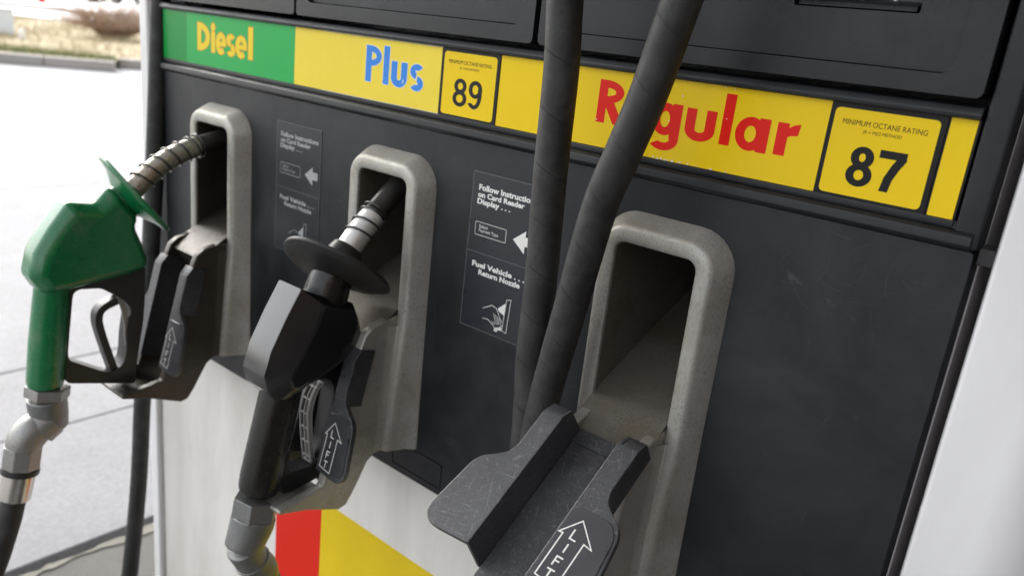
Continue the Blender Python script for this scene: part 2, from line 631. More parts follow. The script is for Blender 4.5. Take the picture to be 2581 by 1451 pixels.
def cast(name, c, dark, rough=.5, metal=.55, pit=.5, grime=.5):
    """sand-cast aluminium: mottled, pitted, stained"""
    m, t, b = nodes(name)
    v = coords(t)
    a = ramp(t, noise(t, 16, 6, .65, v, .4), .35, .7)
    c1 = mix(t, a, tuple(x * .86 for x in c), tuple(x * 1.08 for x in c))
    pv = coords(t, (1, 1, .45), (.2, .5, 0))
    p0_ = ramp(t, noise(t, 640, 5, .7, pv), .52, .64)
    pp = nn(t, 'ShaderNodeMath', _operation='MULTIPLY'); t.links.new(p0_, pp.inputs[0]); t.links.new(ramp(t, noise(t, 19, 5, .65, v, .3), .30, .62), pp.inputs[1])
    p = pp.outputs[0]
    pm = nn(t, 'ShaderNodeMath', _operation='MULTIPLY'); t.links.new(p, pm.inputs[0]); pm.inputs[1].default_value = pit
    c2 = mix(t, pm.outputs[0], c1, dark)
    st = ramp(t, noise(t, 11, 8, .72, v, .35), .48, .78)
    gm = nn(t, 'ShaderNodeMath', _operation='MULTIPLY'); t.links.new(st, gm.inputs[0]); gm.inputs[1].default_value = min(1, grime * 1.5)
    c3 = mix(t, gm.outputs[0], c2, (c[0] * .62, c[1] * .48, c[2] * .30))
    sc = scratches(t, .42, scale=90, thin=.02)
    s2 = nn(t, 'ShaderNodeMath', _operation='MULTIPLY'); t.links.new(sc, s2.inputs[0]); s2.inputs[1].default_value = .35
    setc(t, b, mix(t, s2.outputs[0], c3, dark))
    b.inputs['Metallic'].default_value = metal
    t.links.new(ramp(t, noise(t, 120, 4, .6, v), .3, .7, (rough * .8,) * 3 + (1,), (rough * 1.2,) * 3 + (1,)), b.inputs['Roughness'])
    bump(t, b, noise(t, 420, 6, .75, v), .6, .0008)
    return m

def rubber(name, pitch=.044, c=(.013, .013, .0125)):
    """hose cover with a wrapped spiral seam taken from the tube's own coordinates"""
    m, t, b = nodes(name)
    uvn = t.nodes.new('ShaderNodeUVMap')
    sx = t.nodes.new('ShaderNodeSeparateXYZ'); t.links.new(uvn.outputs['UV'], sx.inputs[0])
    k = nn(t, 'ShaderNodeMath', _operation='DIVIDE'); t.links.new(sx.outputs['Y'], k.inputs[0]); k.inputs[1].default_value = pitch
    s = nn(t, 'ShaderNodeMath', _operation='ADD'); t.links.new(k.outputs[0], s.inputs[0]); t.links.new(sx.outputs['X'], s.inputs[1])
    fr = nn(t, 'ShaderNodeMath', _operation='FRACT'); t.links.new(s.outputs[0], fr.inputs[0])
    seam = ramp(t, fr.outputs[0], .0, .028, (0, 0, 0, 1), (1, 1, 1, 1))
    v = coords(t)
    dust = ramp(t, noise(t, 36, 7, .75, v, .3), .42, .72)
    c1 = mix(t, dust, c, tuple(x * 2.6 + .010 for x in c))
    sp = ramp(t, noise(t, 160, 5, .7, v), .68, .8)
    q = nn(t, 'ShaderNodeMath', _operation='MULTIPLY'); t.links.new(sp, q.inputs[0]); q.inputs[1].default_value = .3
    c1 = mix(t, q.outputs[0], c1, (.13, .13, .12))
    setc(t, b, mix(t, seam, (.006, .006, .006), c1))
    b.inputs['Roughness'].default_value = .58
    wv = nn(t, 'ShaderNodeTexWave', Scale=1.0, Distortion=.4, Detail=1.0)
    wv.bands_direction = 'Y'
    mp = nn(t, 'ShaderNodeMapping', Scale=(60, 420, 1)); t.links.new(uvn.outputs['UV'], mp.inputs['Vector']); t.links.new(mp.outputs['Vector'], wv.inputs['Vector'])
    h = nn(t, 'ShaderNodeMath', _operation='MULTIPLY_ADD'); t.links.new(wv.outputs['Fac'], h.inputs[0]); h.inputs[1].default_value = .14; t.links.new(seam, h.inputs[2])
    bump(t, b, h.outputs[0], .5, .0012)
    return m

def vinyl(name, c, rough=.28, chips=True, stain=.10):
    """printed vinyl with a faint mottle, and chips down to the white backing"""
    m, t, b = nodes(name)
    v = coords(t)
    a = noise(t, 12, 5, .6, v)
    c1 = mix(t, a, tuple(x * (1 - stain) for x in c), tuple(min(1, x * (1 + stain * .6)) for x in c))
    if chips:
        ch = ramp(t, noise(t, 75, 3, .6, v), .765, .775)
        c1 = mix(t, ch, c1, (.72, .70, .66))
    dirt = ramp(t, noise(t, 130, 5, .7, v), .62, .78)
    q = nn(t, 'ShaderNodeMath', _operation='MULTIPLY'); t.links.new(dirt, q.inputs[0]); q.inputs[1].default_value = .16
    c1 = mix(t, q.outputs[0], c1, tuple(x * .5 for x in c))
    setc(t, b, c1)
    b.inputs['Roughness'].default_value = rough
    b.inputs['Specular IOR Level'].default_value = .22
    bump(t, b, noise(t, 90, 3, .5, v), .08, .001)
    return m

def white_dirty(name, c=(.74, .73, .71), grime=.5, rough=.4, tint=(.34, .31, .24)):
    m, t, b = nodes(name)
    v = coords(t, (9, 9, 2.4))
    st = ramp(t, noise(t, 1.0, 7, .68, v, .5), .42, .80)
    q = nn(t, 'ShaderNodeMath', _operation='MULTIPLY'); t.links.new(st, q.inputs[0]); q.inputs[1].default_value = grime
    c1 = mix(t, q.outputs[0], c, tint)
    v2 = coords(t)
    sp = ramp(t, noise(t, 60, 6, .75, v2), .64, .8)
    q2 = nn(t, 'ShaderNodeMath', _operation='MULTIPLY'); t.links.new(sp, q2.inputs[0]); q2.inputs[1].default_value = grime * .6
    setc(t, b, mix(t, q2.outputs[0], c1, (.24, .22, .18)))
    b.inputs['Roughness'].default_value = rough
    bump(t, b, noise(t, 300, 3, .5, v2), .06, .0006)
    return m

def concrete(name, c, var=.18, dirt=.4, scale=1.0):
    m, t, b = nodes(name)
    v = coords(t)
    a = noise(t, 1.3 * scale, 8, .62, v, .3)
    c1 = mix(t, ramp(t, a, .3, .7), tuple(x * (1 - var) for x in c), tuple(min(1, x * (1 + var)) for x in c))
    f = ramp(t, noise(t, 90 * scale, 4, .7, v), .35, .75)
    c2 = mix(t, f, tuple(x * .8 for x in c), (1, 1, 1))
    mu = t.nodes.new('ShaderNodeMix'); mu.data_type = 'RGBA'; mu.blend_type = 'MULTIPLY'; mu.inputs[0].default_value = .35
    t.links.new(c1, mu.inputs[6]); t.links.new(c2, mu.inputs[7])
    sp = ramp(t, noise(t, 5 * scale, 7, .75, v, .8), .55, .78)
    q = nn(t, 'ShaderNodeMath', _operation='MULTIPLY'); t.links.new(sp, q.inputs[0]); q.inputs[1].default_value = dirt
    setc(t, b, mix(t, q.outputs[0], mu.outputs[2], tuple(x * .45 for x in c)))
    b.inputs['Roughness'].default_value = .85
    bump(t, b, noise(t, 140 * scale, 5, .65, v), .3, .003)
    return m

M = {}
M['panel'] = worn_plastic('charcoal_panel', (.0080, .0094, .0114), .40, (.085, .088, .09), .42, 45, .3, .9)
M['trim'] = worn_plastic('charcoal_trim', (.0068, .0078, .0092), .36, (.075, .075, .075), .36, 55, .25, .3)
M['black'] = plain('black_plastic', (.010, .010, .011), .35)
M['lever'] = worn_plastic('lever_plastic', (.020, .021, .024), .36, (.26, .26, .26), .66, 300, .3, 1.2, .8)
M['lifttag'] = worn_plastic('lift_tag', (.030, .031, .037), .30, (.16, .16, .16), .35, 90, .1, .2, .8)
M['print'] = plain('print_white', (.74, .74, .70), .5, var=.06)
M['cast'] = cast('cast_aluminium', (.42, .415, .375), (.11, .10, .085), .42, .5, .62, .6)
M['cast_sooty'] = cast('cast_aluminium_sooty', (.060, .052, .040), (.012, .011, .009), .36, .3, .5, .8)
M['cast_inner'] = cast('cast_aluminium_grime_and_shade', (.15, .140, .112), (.04, .036, .03), .5, .35, .7, .75)  # brown grime, with the cavity's shade also put into the darker colour
M['silver'] = cast('bright_sleeve', (.78, .77, .74), (.3, .29, .27), .34, .7, .15, .1)
M['steel'] = cast('stained_steel', (.52, .49, .42), (.07, .06, .045), .30, .9, .35, .75)
M['dsteel'] = plain('dark_steel', (.055, .053, .05), .38, .7, .3, 60)
M['zinc'] = cast('zinc_fitting', (.34, .34, .325), (.09, .09, .085), .38, .7, .35, .3)
M['zincd'] = cast('zinc_fitting_dark', (.22, .225, .22), (.06, .06, .058), .36, .6, .3, .25)
M['ferrule'] = plain('ferrule_steel', (.60, .57, .52), .22, 1.0, .1, 40)
M['wire'] = plain('spring_wire', (.10, .10, .10), .3, .9)
M['rubber'] = rubber('hose_rubber')
M['green'] = None
M['labgreen'] = vinyl('label_green', (.022, .40, .085), chips=False)
M['labgreen2'] = vinyl('label_green_strip', (.004, .27, .045), chips=False)
M['labyellow'] = vinyl('label_yellow', (.84, .66, .060))
M['labyellow2'] = vinyl('label_yellow_worn', (.83, .58, .008))
M['labwhite'] = plain('label_backing', (.78, .77, .75), .4, var=.05)
M['labblack'] = plain('label_black', (.006, .006, .006), .45, spec=.25)
M['txblue'] = vinyl('print_blue', (.045, .24, .70), chips=True)
M['txred'] = vinyl('print_red', (.74, .014, .006), chips=True)
M['txyel'] = vinyl('print_yellow', (.83, .62, .02), chips=False)
M['txorange'] = vinyl('print_orange', (.80, .30, .02), chips=False)
M['decal'] = plain('decal_film', (.017, .020, .026), .30, var=.15)
M['decal_line'] = plain('decal_edge', (.16, .165, .17), .5)
M['white'] = white_dirty('white_painted_metal', (.77, .765, .76), .22, .34)
M['whited'] = white_dirty('white_panel_grimy', (.80, .785, .735), .42, .42)
M['reveal'] = white_dirty('white_reveal', (.74, .69, .69), .2, .5)
M['stripered'] = vinyl('stripe_red', (.74, .022, .010), .35)
M['stripeyel'] = vinyl('stripe_yellow', (.80, .58, .014), .35, stain=.16)
M['nozblack'] = worn_plastic('nozzle_black', (.007, .007, .008), .20, (.10, .10, .10), .40, 120, .05, .4, .9)
nb_ = M['nozblack'].node_tree.nodes['Principled BSDF']; nb_.inputs['Coat Weight'].default_value = .25; nb_.inputs['Coat Roughness'].default_value = .12
M['gripblack'] = plain('grip_black', (.010, .0095, .007), .28, var=.35, vscale=40, spec=.45)
M['guardblack'] = plain('guard_rubber', (.014, .013, .012), .45, var=.35, vscale=45)
M['trigger'] = plain('trigger_grey', (.34, .34, .33), .4, 0, .2, 80)
M['framebl'] = plain('hand_guard_black', (.018, .018, .019), .42, var=.2, vscale=40, bmp=.15)
M['amber'] = plain('amber_sleeve', (.35, .16, .02), .35)

def green_plastic():
    m, t, b = nodes('green_plastic')
    v = coords(t)
    a = noise(t, 14, 5, .6, v)
    c1 = mix(t, a, (.002, .135, .038), (.004, .19, .056))
    sc = ramp(t, noise(t, 30, 7, .72, coords(t, (1, 1, .45)), .5), .53, .72)
    q = nn(t, 'ShaderNodeMath', _operation='MULTIPLY'); t.links.new(sc, q.inputs[0]); q.inputs[1].default_value = .7
    c2 = mix(t, q.outputs[0], c1, (.17, .21, .14))
    sr = scratches(t, .5, scale=60)
    q2 = nn(t, 'ShaderNodeMath', _operation='MULTIPLY'); t.links.new(sr, q2.inputs[0]); q2.inputs[1].default_value = .5
    setc(t, b, mix(t, q2.outputs[0], c2, (.20, .28, .18)))
    t.links.new(ramp(t, noise(t, 18, 5, .6, v), .3, .7, (.20, .20, .20, 1), (.36, .36, .36, 1)), b.inputs['Roughness'])
    b.inputs['Coat Weight'].default_value = .35; b.inputs['Coat Roughness'].default_value = .18
    return m
M['green'] = green_plastic()
M['slab'] = concrete('forecourt_concrete', (.235, .237, .247), .12, .4)
M['slab_dark'] = concrete('island_concrete', (.11, .108, .10), .2, .4, 3)
M['rim'] = concrete('worn_concrete_rim', (.19, .18, .155), .25, .5, 6)
M['joint'] = concrete('joint_filler', (.085, .078, .066), .25, .3, 4)
M['road'] = concrete('road_surface', (.55, .54, .53), .08, .1)
M['kerb'] = concrete('kerb_concrete', (.42, .39, .36), .12, .2)

# ------------------------------------------------------------------ ground
def ground_sheet(name, pts, z, m, kind='structure'):
    bm = bmesh.new()
    bm.faces.new([bm.verts.new((x, y, z)) for x, y in pts])
    bmesh.ops.recalc_face_normals(bm, faces=bm.faces[:])
    if bm.faces[:][0].normal.z < 0: bmesh.ops.reverse_faces(bm, faces=bm.faces[:])
    return tag(emit(name, bm, m, deg=0), kind=kind)

ground = ground_sheet('ground', [(-600000, -600000), (600000, -600000), (600000, 600000), (-600000, 600000)], -1200 - 60, M['joint'])
# forecourt: poured slabs with open joints between them
fore = bmesh.new()
add_box(fore, -13900, 14000, -16000, 20000, -1255, -1230)
forecourt = tag(emit('forecourt', fore, M['joint'], deg=0), kind='structure')
xcuts = [14000, 9400, 4800, 1700, -1250, -1828, -2275, -4885, -7900, -10900, -13850]
ycuts = [-16000, -11500, -7000, -3200, 2900, 7600, 12500, 20000]
for i in range(len(xcuts) - 1):
    for j in range(len(ycuts) - 1):
        x1, x0 = xcuts[i] - 2.5, xcuts[i + 1] + 2.5
        y0, y1 = ycuts[j] + 4, ycuts[j + 1] - 4
        if xcuts[i + 1] == -1250 and j == 3: x0 = -1090
        x1b = min(x1, 14000)
        bm = box(x0, x1b, y0, y1, -1232, -1200 + random.uniform(-1.5, 1.5), 5, 2)
        emit('concrete_slab', bm, M['slab'], forecourt)
# pump island with a worn rim
def jag(x, y0, y1, n, amp):
    return [(x + random.uniform(-amp, amp), y0 + (y1 - y0) * i / n) for i in range(n + 1)]
edge = jag(-1062, -380, 1150, 90, 5)
bm = bmesh.new()
prism(bm, [[(3400, -380), (3400, 1150)] + list(reversed(edge))], -1204, -1080, lambda a, b, t: (a, b, t))
bevel(bm, 9, 2, 50)
island = tag(emit('pump_island', bm, M['slab_dark'], deg=50), kind='structure')
inn = jag(-1038, -372, 1142, 80, 9)
bm = bmesh.new()
edge2 = [(x + 9, max(-372, min(1142, y))) for x, y in edge]
prism(bm, [edge2 + list(reversed(inn))], -1080.5, -1077, lambda a, b, t: (a, b, t))
emit('worn_rim', bm, M['rim'], island, deg=40)

# verge, kerb, road beyond
def kerbline(y):  # far edge of the forecourt
    return -15060 + (y - 0) * 0.50
def verge_mat():
    m, t, b = nodes('dry_verge')
    v = coords(t)
    a = ramp(t, noise(t, .5, 8, .65, v, .6), .35, .68)
    c1 = mix(t, a, (.33, .27, .165), (.43, .37, .25))
    g = ramp(t, noise(t, .35, 7, .6, coords(t, (1, 1, 1), (0, 0, 2)), .5), .5, .66)
    q = nn(t, 'ShaderNodeMath', _operation='MULTIPLY'); t.links.new(g, q.inputs[0]); q.inputs[1].default_value = .35
    setc(t, b, mix(t, q.outputs[0], c1, (.13, .14, .05)))
    b.inputs['Roughness'].default_value = .95
    bump(t, b, noise(t, 9, 8, .75, v), .8, .08)
    return m
M['verge'] = verge_mat()
M['grassdry'] = plain('dry_grass', (.39, .33, .21), .8, var=.35, vscale=.8)
M['grassgreen'] = plain('green_grass', (.16, .185, .065), .8, var=.35, vscale=1.2)
M['twig'] = plain('bare_twigs', (.30, .20, .13), .8, var=.4, vscale=3)
KA, KB = (-15200, -400), (-12230, 5330)        # kerb line (near face), ends at KB
kd = np.array(KB, float) - np.array(KA, float); kl = np.linalg.norm(kd); kd /= kl
kn = np.array([-kd[1], kd[0]])                  # away from the forecourt
if kn[0] > 0: kn = -kn
def kp(s, n): return tuple(np.array(KA) + kd * s + kn * n)
bm = bmesh.new()
vp = [kp(-14000, 170), kp(kl, 170), kp(kl + 400, 900), kp(kl + 16000, 900), kp(kl + 16000, 14800), kp(-14000, 14800)]
NX, NY = 60, 44
grid = []
for i in range(NX + 1):
    row = []
    for j in range(NY + 1):
        s = -14000 + (kl + 30000) * i / NX
        n0 = 150 if s < kl else 900
        n = n0 + (14800 - n0) * (j / NY) ** 1.3
        x, y = kp(s, n)
        z = -1062 + 22 * math.sin(x * .0011) * math.cos(y * .0009) + random.uniform(-14, 14) - 60 * (j / NY)
        row.append(bm.verts.new((x, y, z if j else -1064)))
    grid.append(row)
for i in range(NX):
    for j in range(NY):
        bm.faces.new((grid[i][j], grid[i + 1][j], grid[i + 1][j + 1], grid[i][j + 1]))
bmesh.ops.recalc_face_normals(bm, faces=bm.faces[:])
if bm.faces[:][0].normal.z < 0: bmesh.ops.reverse_faces(bm, faces=bm.faces[:])
verge = tag(emit('grass_verge', bm, M['verge'], deg=80), kind='structure')
# kerb stones
kerb = bpy.data.objects.new('kerb', None); COL.objects.link(kerb)
kerb.location = (KA[0] / 1000, KA[1] / 1000, 0); tag(kerb, kind='structure')
def kstone(s0, s1, n0=0):
    bm = bmesh.new()
    prism(bm, [[kp(s0, n0), kp(s1, n0), kp(s1, n0 + 160), kp(s0, n0 + 160)]], -1201, -1050, lambda a, b, t: (a, b, t))
    bevel(bm, 18, 3)
    emit('kerb_stone', bm, M['kerb'], kerb)
s = -8000
while s < kl - 100:
    kstone(s, min(s + 1500, kl) - 12); s += 1500
s = kl
while s < kl + 9000:
    kstone(s, s + 1488, 760); s += 1500
# far road, its near kerb, and a paved lot beyond
road = ground_sheet('road', [kp(-40000, 15150), kp(60000, 15150), kp(60000, 26500), kp(-40000, 26500)], -1190, M['road'])
bm = bmesh.new()
prism(bm, [[kp(-40000, 14850), kp(60000, 14850), kp(60000, 15100), kp(-40000, 15100)]], -1200, -1085, lambda a, b, t: (a, b, t))
tag(emit('roadside_kerb', bm, M['kerb']), kind='structure')
bm = bmesh.new()
prism(bm, [[kp(-40000, 26500), kp(60000, 26500), kp(60000, 26900), kp(-40000, 26900)]], -1200, -1060, lambda a, b, t: (a, b, t))
tag(emit('far_kerb', bm, M['kerb']), kind='structure')
ground_sheet('parking_lot', [kp(-60000, 26900), kp(90000, 26900), kp(90000, 90000), kp(-60000, 90000)], -1150, M['road'])

# canopy over the pumps (outside the picture; it shades them)
M['canopy'] = plain('canopy_sheet', (.82, .82, .82), .5, var=.05)
bm = box(-5200, 9000, -2500, 5200, 3000, 3600, 20, 1)
tag(emit('canopy_roof', bm, M['canopy']), kind='structure')
# unseen wall added on the right to block light and keep right-hand sides dark
M['light_block'] = plain('light_block_brown', (.13, .085, .065), .8, var=.2)
tag(emit('light_block_wall', box(5200, 5600, -9000, 9000, -1200, 3300, 20, 1), M['light_block']), kind='structure')

# ------------------------------------------------------------------ things on the verge
# blades of grass: nobody could count them
def blades(name, n, fpos, mat, hmin, hmax):
    vs, fs = [], []
    for i in range(n):
        x, y, z, k = fpos()
        h = random.uniform(hmin, hmax) * k
        a = random.uniform(0, 2 * math.pi)
        w = random.uniform(4, 9)
        lx, ly = math.cos(a) * h * .5, math.sin(a) * h * .5
        b = len(vs)
        vs += [(x - math.sin(a) * w, y + math.cos(a) * w, z), (x + math.sin(a) * w, y - math.cos(a) * w, z), (x + lx, y + ly, z + h)]
        fs.append((b, b + 1, b + 2))
    me = bpy.data.meshes.new(name)
    me.from_pydata(vs, [], fs)
    return tag(emit_mesh(name, me, mat, deg=0), kind='stuff')
def dry_pos():
    s = random.uniform(-2500, kl + 7500); n = 300 + 12500 * random.random() ** 1.5
    if s > kl: n += 700
    x, y = kp(s, n); return x, y, -1085, 1 + .6 * (math.sin(x * .002) * math.cos(y * .003))
def green_pos():
    s = kl - 10500 * random.random() ** .8; n = 180 + abs(random.gauss(0, 1)) * (300 + 1100 * (kl - s) / 9000)
    x, y = kp(s, n); return x, y, -1075, 1.0
blades('dry_grass', 26000, dry_pos, M['grassdry'], 50, 150)
blades('green_grass', 16000, green_pos, M['grassgreen'], 50, 130)

def bush(name, cx, cy, z, h, w, n, label, seed):
    r = random.Random(seed)
    bm = bmesh.new()
    for i in range(n):
        a = r.uniform(0, 2 * math.pi); q = r.random() ** .6
        p0 = np.array([cx + r.uniform(-.18, .18) * w, cy + r.uniform(-.18, .18) * w, z])
        p2 = np.array([cx + math.cos(a) * w * q, cy + math.sin(a) * w * q, z + h * r.uniform(.35, 1) * (1 - .35 * q * q)])
        p1 = (p0 + p2) / 2 + np.array([r.uniform(-.1, .1) * w, r.uniform(-.1, .1) * w, h * .18])
        tube(bm, [p0, p1, p2], [11, 7, 3], 4, cap=False)
        for k in range(5):
            t = r.uniform(.4, 1)
            b0 = p0 * (1 - t) + p2 * t + np.array([0, 0, h * .1 * (1 - t)])
            b1 = b0 + np.array([r.uniform(-.2, .2) * w, r.uniform(-.2, .2) * w, r.uniform(-.02, .22) * h])
            tube(bm, [b0, b1], [5, 2], 3, cap=False)
    return tag(emit(name, bm, M['twig'], deg=0, origin=(cx, cy, z)), label, 'bush', 'bare shrubs on the verge')
bush('bare_bush', -18700, 8350, -1100, 850, 1350, 260, 'bare brown shrub on the dry grass verge, the nearer and denser one', 1)
bush('bare_bush', -21600, 12200, -1110, 1500, 1200, 140, 'taller thin bare shrub behind the other one, against the bright road', 2)

M['boxgrey'] = plain('utility_grey', (.58, .61, .63), .5)
ub = empty('utility_box', (-17750, 5380, -1100), 'pale grey utility cabinet on the grass beyond the kerb', 'utility box')
emit('body', box(-18050, -17450, 4900, 5840, -1050, -620, 15), M['boxgrey'], ub)
emit('lid', box(-18070, -17430, 4880, 5860, -620, -580, 10), M['boxgrey'], ub)
emit('base', box(-18100, -17400, 4850, 5890, -1120, -1050, 10), M['kerb'], ub)
emit('handle', box(-17445, -17425, 5280, 5310, -870, -790, 4), M['dsteel'], ub)
bm = bmesh.new()
lathe(bm, (-16180, 5500, -1120), (0, 0, 1), [(0, 52), (200, 52), (232, 44), (245, 20), (246, .5)], 20)
mp_ = emit('marker_post', bm, M['white'], deg=50)
tag(mp_, 'short white marker post standing in the dry grass near the kerb', 'marker post')
M['bollard'] = plain('bollard_red', (.62, .02, .02), .5)
bo = empty('bollard', (-46800, 17800, -1150), 'red bollard standing far off beyond the road', 'bollard')
bm = bmesh.new(); lathe(bm, (-46800, 17800, -1150), (0, 0, 1), [(0, 190), (900, 190), (960, 150), (980, 1)], 20); emit('post', bm, M['bollard'], bo)
bm = bmesh.new(); lathe(bm, (-46800, 17800, -1150), (0, 0, 1), [(650, 194), (760, 194)], 20); emit('band', bm, M['white'], bo)

def car(cx, cy, rz, paint, label, gz=-1150, group='cars parked in the far lot'):
    root = empty('parked_car', (cx, cy, gz), label, 'car', group)
    side = [(-2200, 330), (-2230, 620), (-2050, 840), (-1250, 930), (-650, 1380), (850, 1400), (1500, 1000), (2150, 880), (2240, 560), (2200, 320)]
    R = Matrix.Rotation(rz, 4, 'Z')
    def put(nm, bm, m, par):
        bm.transform(R); bm.transform(Matrix.Translation((cx, cy, gz)))
        return emit(nm, bm, m, par)
    bm = bmesh.new(); prism(bm, [soften(side, 120)], -860, 860, lambda a, b, t: (a, t, b)); bevel(bm, 60, 2, 50); put('body', bm, paint, root)
    bm = bmesh.new(); prism(bm, [soften([(-1150, 950), (-620, 1330), (820, 1345), (1400, 990)], 60)], -868, 868, lambda a, b, t: (a, t, b)); put('side_window', bm, M['black'], root)
    for wx in (-1350, 1380):
        for wy in (-760, 760):
            bm = bmesh.new(); lathe(bm, (wx, wy - 110, 330), (0, 1, 0), [(0, 10), (0, 315), (20, 330), (200, 330), (220, 315), (220, 10)], 28); wh = put('wheel', bm, M['rubber2'], root)
            bm = bmesh.new(); lathe(bm, (wx, wy + (115 if wy > 0 else -115), 330), (0, 1 if wy > 0 else -1, 0), [(0, 190), (8, 180), (0, 60), (10, 1)], 20); put('rim', bm, M['zinc'], wh)
    for wx, mm, nm in ((2215, M['white'], 'headlight'), (-2215, M['bollard'], 'taillight')):
        for wy in (-620, 620):
            bm = box(wx - 30, wx + 30, wy - 130, wy + 130, 640, 770, 15); put(nm, bm, mm, root)
M['rubber2'] = plain('tyre_rubber', (.02, .02, .02), .8)
M['teal'] = plain('car_teal', (.02, .13, .15), .3, coat=.6)
M['carred'] = plain('car_maroon', (.22, .02, .03), .3, coat=.6)
M['carblue'] = plain('car_blue', (.05, .08, .16), .3, coat=.6)
car(-62500, 25900, 1.0, M['teal'], 'teal parked car, leftmost of those in the far lot')
car(-66200, 29300, 1.0, M['carblue'], 'dark blue parked car between the teal and the maroon cars')
car(-69600, 32800, 1.0, M['carred'], 'maroon parked car behind the bare shrub in the far lot')

# the car being fuelled with the Regular nozzle stands to the right, outside the picture
M['carblack'] = plain('car_black', (.012, .012, .014), .35, coat=.3)
car(2750, -2350, 0.0, M['carblack'], 'black car being refuelled on the right of the dispenser', -1200, None)

# ------------------------------------------------------------------ the fuel dispenser
disp = empty('fuel_dispenser', (-200, 300, -1080), 'charcoal and white fuel dispenser with Diesel, Plus and Regular grade labels', 'fuel dispenser')
XB = [126, -210, -546]               # centre lines of the three nozzle boots

# hull behind the face
emit('cabinet_body', box(-748, 349, 262, 640, -1060, 900, 6), M['white'], disp)
emit('side_reveal', box(345.5, 349, 29, 261.5, -900, 700, .5, 1), M['reveal'], disp)
def column(x0, x1, y0, y1, r, name='side_column'):
    bm = bmesh.new()
    pts = rrect(x0, x1, y0, y1, r, 8) if r < 9 else [(x1, y1), (x0, y1), (x0, y0 + 5), (x0 + 1.5, y0 + 1.5), (x0 + 5, y0)] + [(x1 - r + r * math.sin(math.radians(a)), y0 + r - r * math.cos(math.radians(a))) for a in range(0, 91, 9)]
    prism(bm, [pts], -1072, 1000, lambda a, b, t: (a, b, t))
    return emit(name, bm, M['white'], disp, deg=30)
column(359.5, 448, 0, 640, 48)
column(-777, -752, 2, 640, 5)
emit('gap_bracket', box(349.3, 359.3, 6, 26, -92, -80, .5, 1), M['black'], disp)
# lower white cabinet door with its painted stripes
emit('lower_door', box(-751.5, 345, 10, 45, -1050, -470, 4, 2), M['whited'], disp)
emit('stripe', box(-424, -322.2, 9.2, 10.6, -860, -604, 0), M['stripered'], disp, deg=0)['label'] = 'red painted stripe block'
emit('stripe', box(-321.8, 343, 9.2, 10.6, -860, -604, 0), M['stripeyel'], disp, deg=0)['label'] = 'yellow painted stripe'
emit('plinth', box(-760, 470, -30, 640, -1080, -1050.5, 6), M['trim'], disp)
# recess left of the face where the diesel hose runs
emit('hose_recess', box(-751.5, -704, 60, 128, -1040, 700, 1), M['black'], disp)

# nozzle panel with three openings
holes = []
for xb in XB:
    holes.append(rrect(xb - 46, xb + 46, -300, -128, 14))
bm = bmesh.new()
prism(bm, [rrect(-703, 348, -488, -83.5, 3, 2)] + holes, 0, 28, XZ)
bevel(bm, 2.2, 2, 60)
emit('nozzle_panel', bm, M['panel'], disp, deg=30)
M['scratch'] = plain('scratch_pale', (.036, .037, .038), .45)
bm = bmesh.new()
rs = random.Random(11)
for k in range(46):
    if k < 26: cx, cz = rs.gauss(235, 38), rs.gauss(-122, 20)
    else: cx, cz = rs.uniform(-690, 335), rs.uniform(-470, -92)
    if cz > -90 or cx > 338: continue
    if any(abs(cx - xb) < 92 and cz < -100 for xb in XB): continue
    a = rs.uniform(0, 6.28); Ls = rs.uniform(6, 30 if k < 26 else 16); cv = rs.uniform(-.05, .05)
    pts = []
    x_, z_ = cx, cz
    for q in range(6):
        pts.append((x_, min(-88, z_))); x_ += math.cos(a) * Ls / 5; z_ += math.sin(a) * Ls / 5; a += cv * Ls / 5
    if all(p_[1] < -88.5 and p_[0] < 340 for p_ in pts): line_fig(bm, pts, rs.uniform(.12, .32), -.03 - .0004 * k)
emit('scratch_marks', bm, M['scratch'], disp, deg=0)['kind'] = 'stuff'
# small inset plate at the panel's foot and its groove
bm = bmesh.new()
prism(bm, [rrect(-186, -104, -481, -449, 2), rrect(-184, -106, -479, -451, 1.5)], -.8, .4, XZ)
emit('inset_plate', bm, M['black'], disp)

# grade band: backing, rails
emit('band_backing', box(-703, 331, 1.5, 40, -82.8, 9.5, .5, 1), M['trim'], disp)
bm = bmesh.new()
prism(bm, [[(-5, .8), (-5.5, 4), (-3, 8.5), (4, 9.8), (12, 9.8), (12, .8), (1.2, .5)]], -703, 331, lambda a, b, t: (t, a, b))
bevel(bm, .8, 2, 25)
emit('band_rail', bm, M['trim'], disp)
bm = bmesh.new()
prism(bm, [[(1, -70.6), (-2.5, -71), (-5.5, -73.5), (-6, -79.5), (-3.5, -82.9), (10, -82.9), (10, -65.5), (1.4, -65.5)]], -703, 345, lambda a, b, t: (t, a, b))
bevel(bm, .7, 2, 25)
emit('band_rail', bm, M['trim'], disp)
bm = box(-703, 331, -1.2, 6, -69.6, -65.2, .8)
emit('band_rail', bm, M['trim'], disp)
# upright trim at the right end of the band and doors
emit('end_trim', box(332.5, 349, -2, 28, -82.5, 900, 2.5), M['trim'], disp)

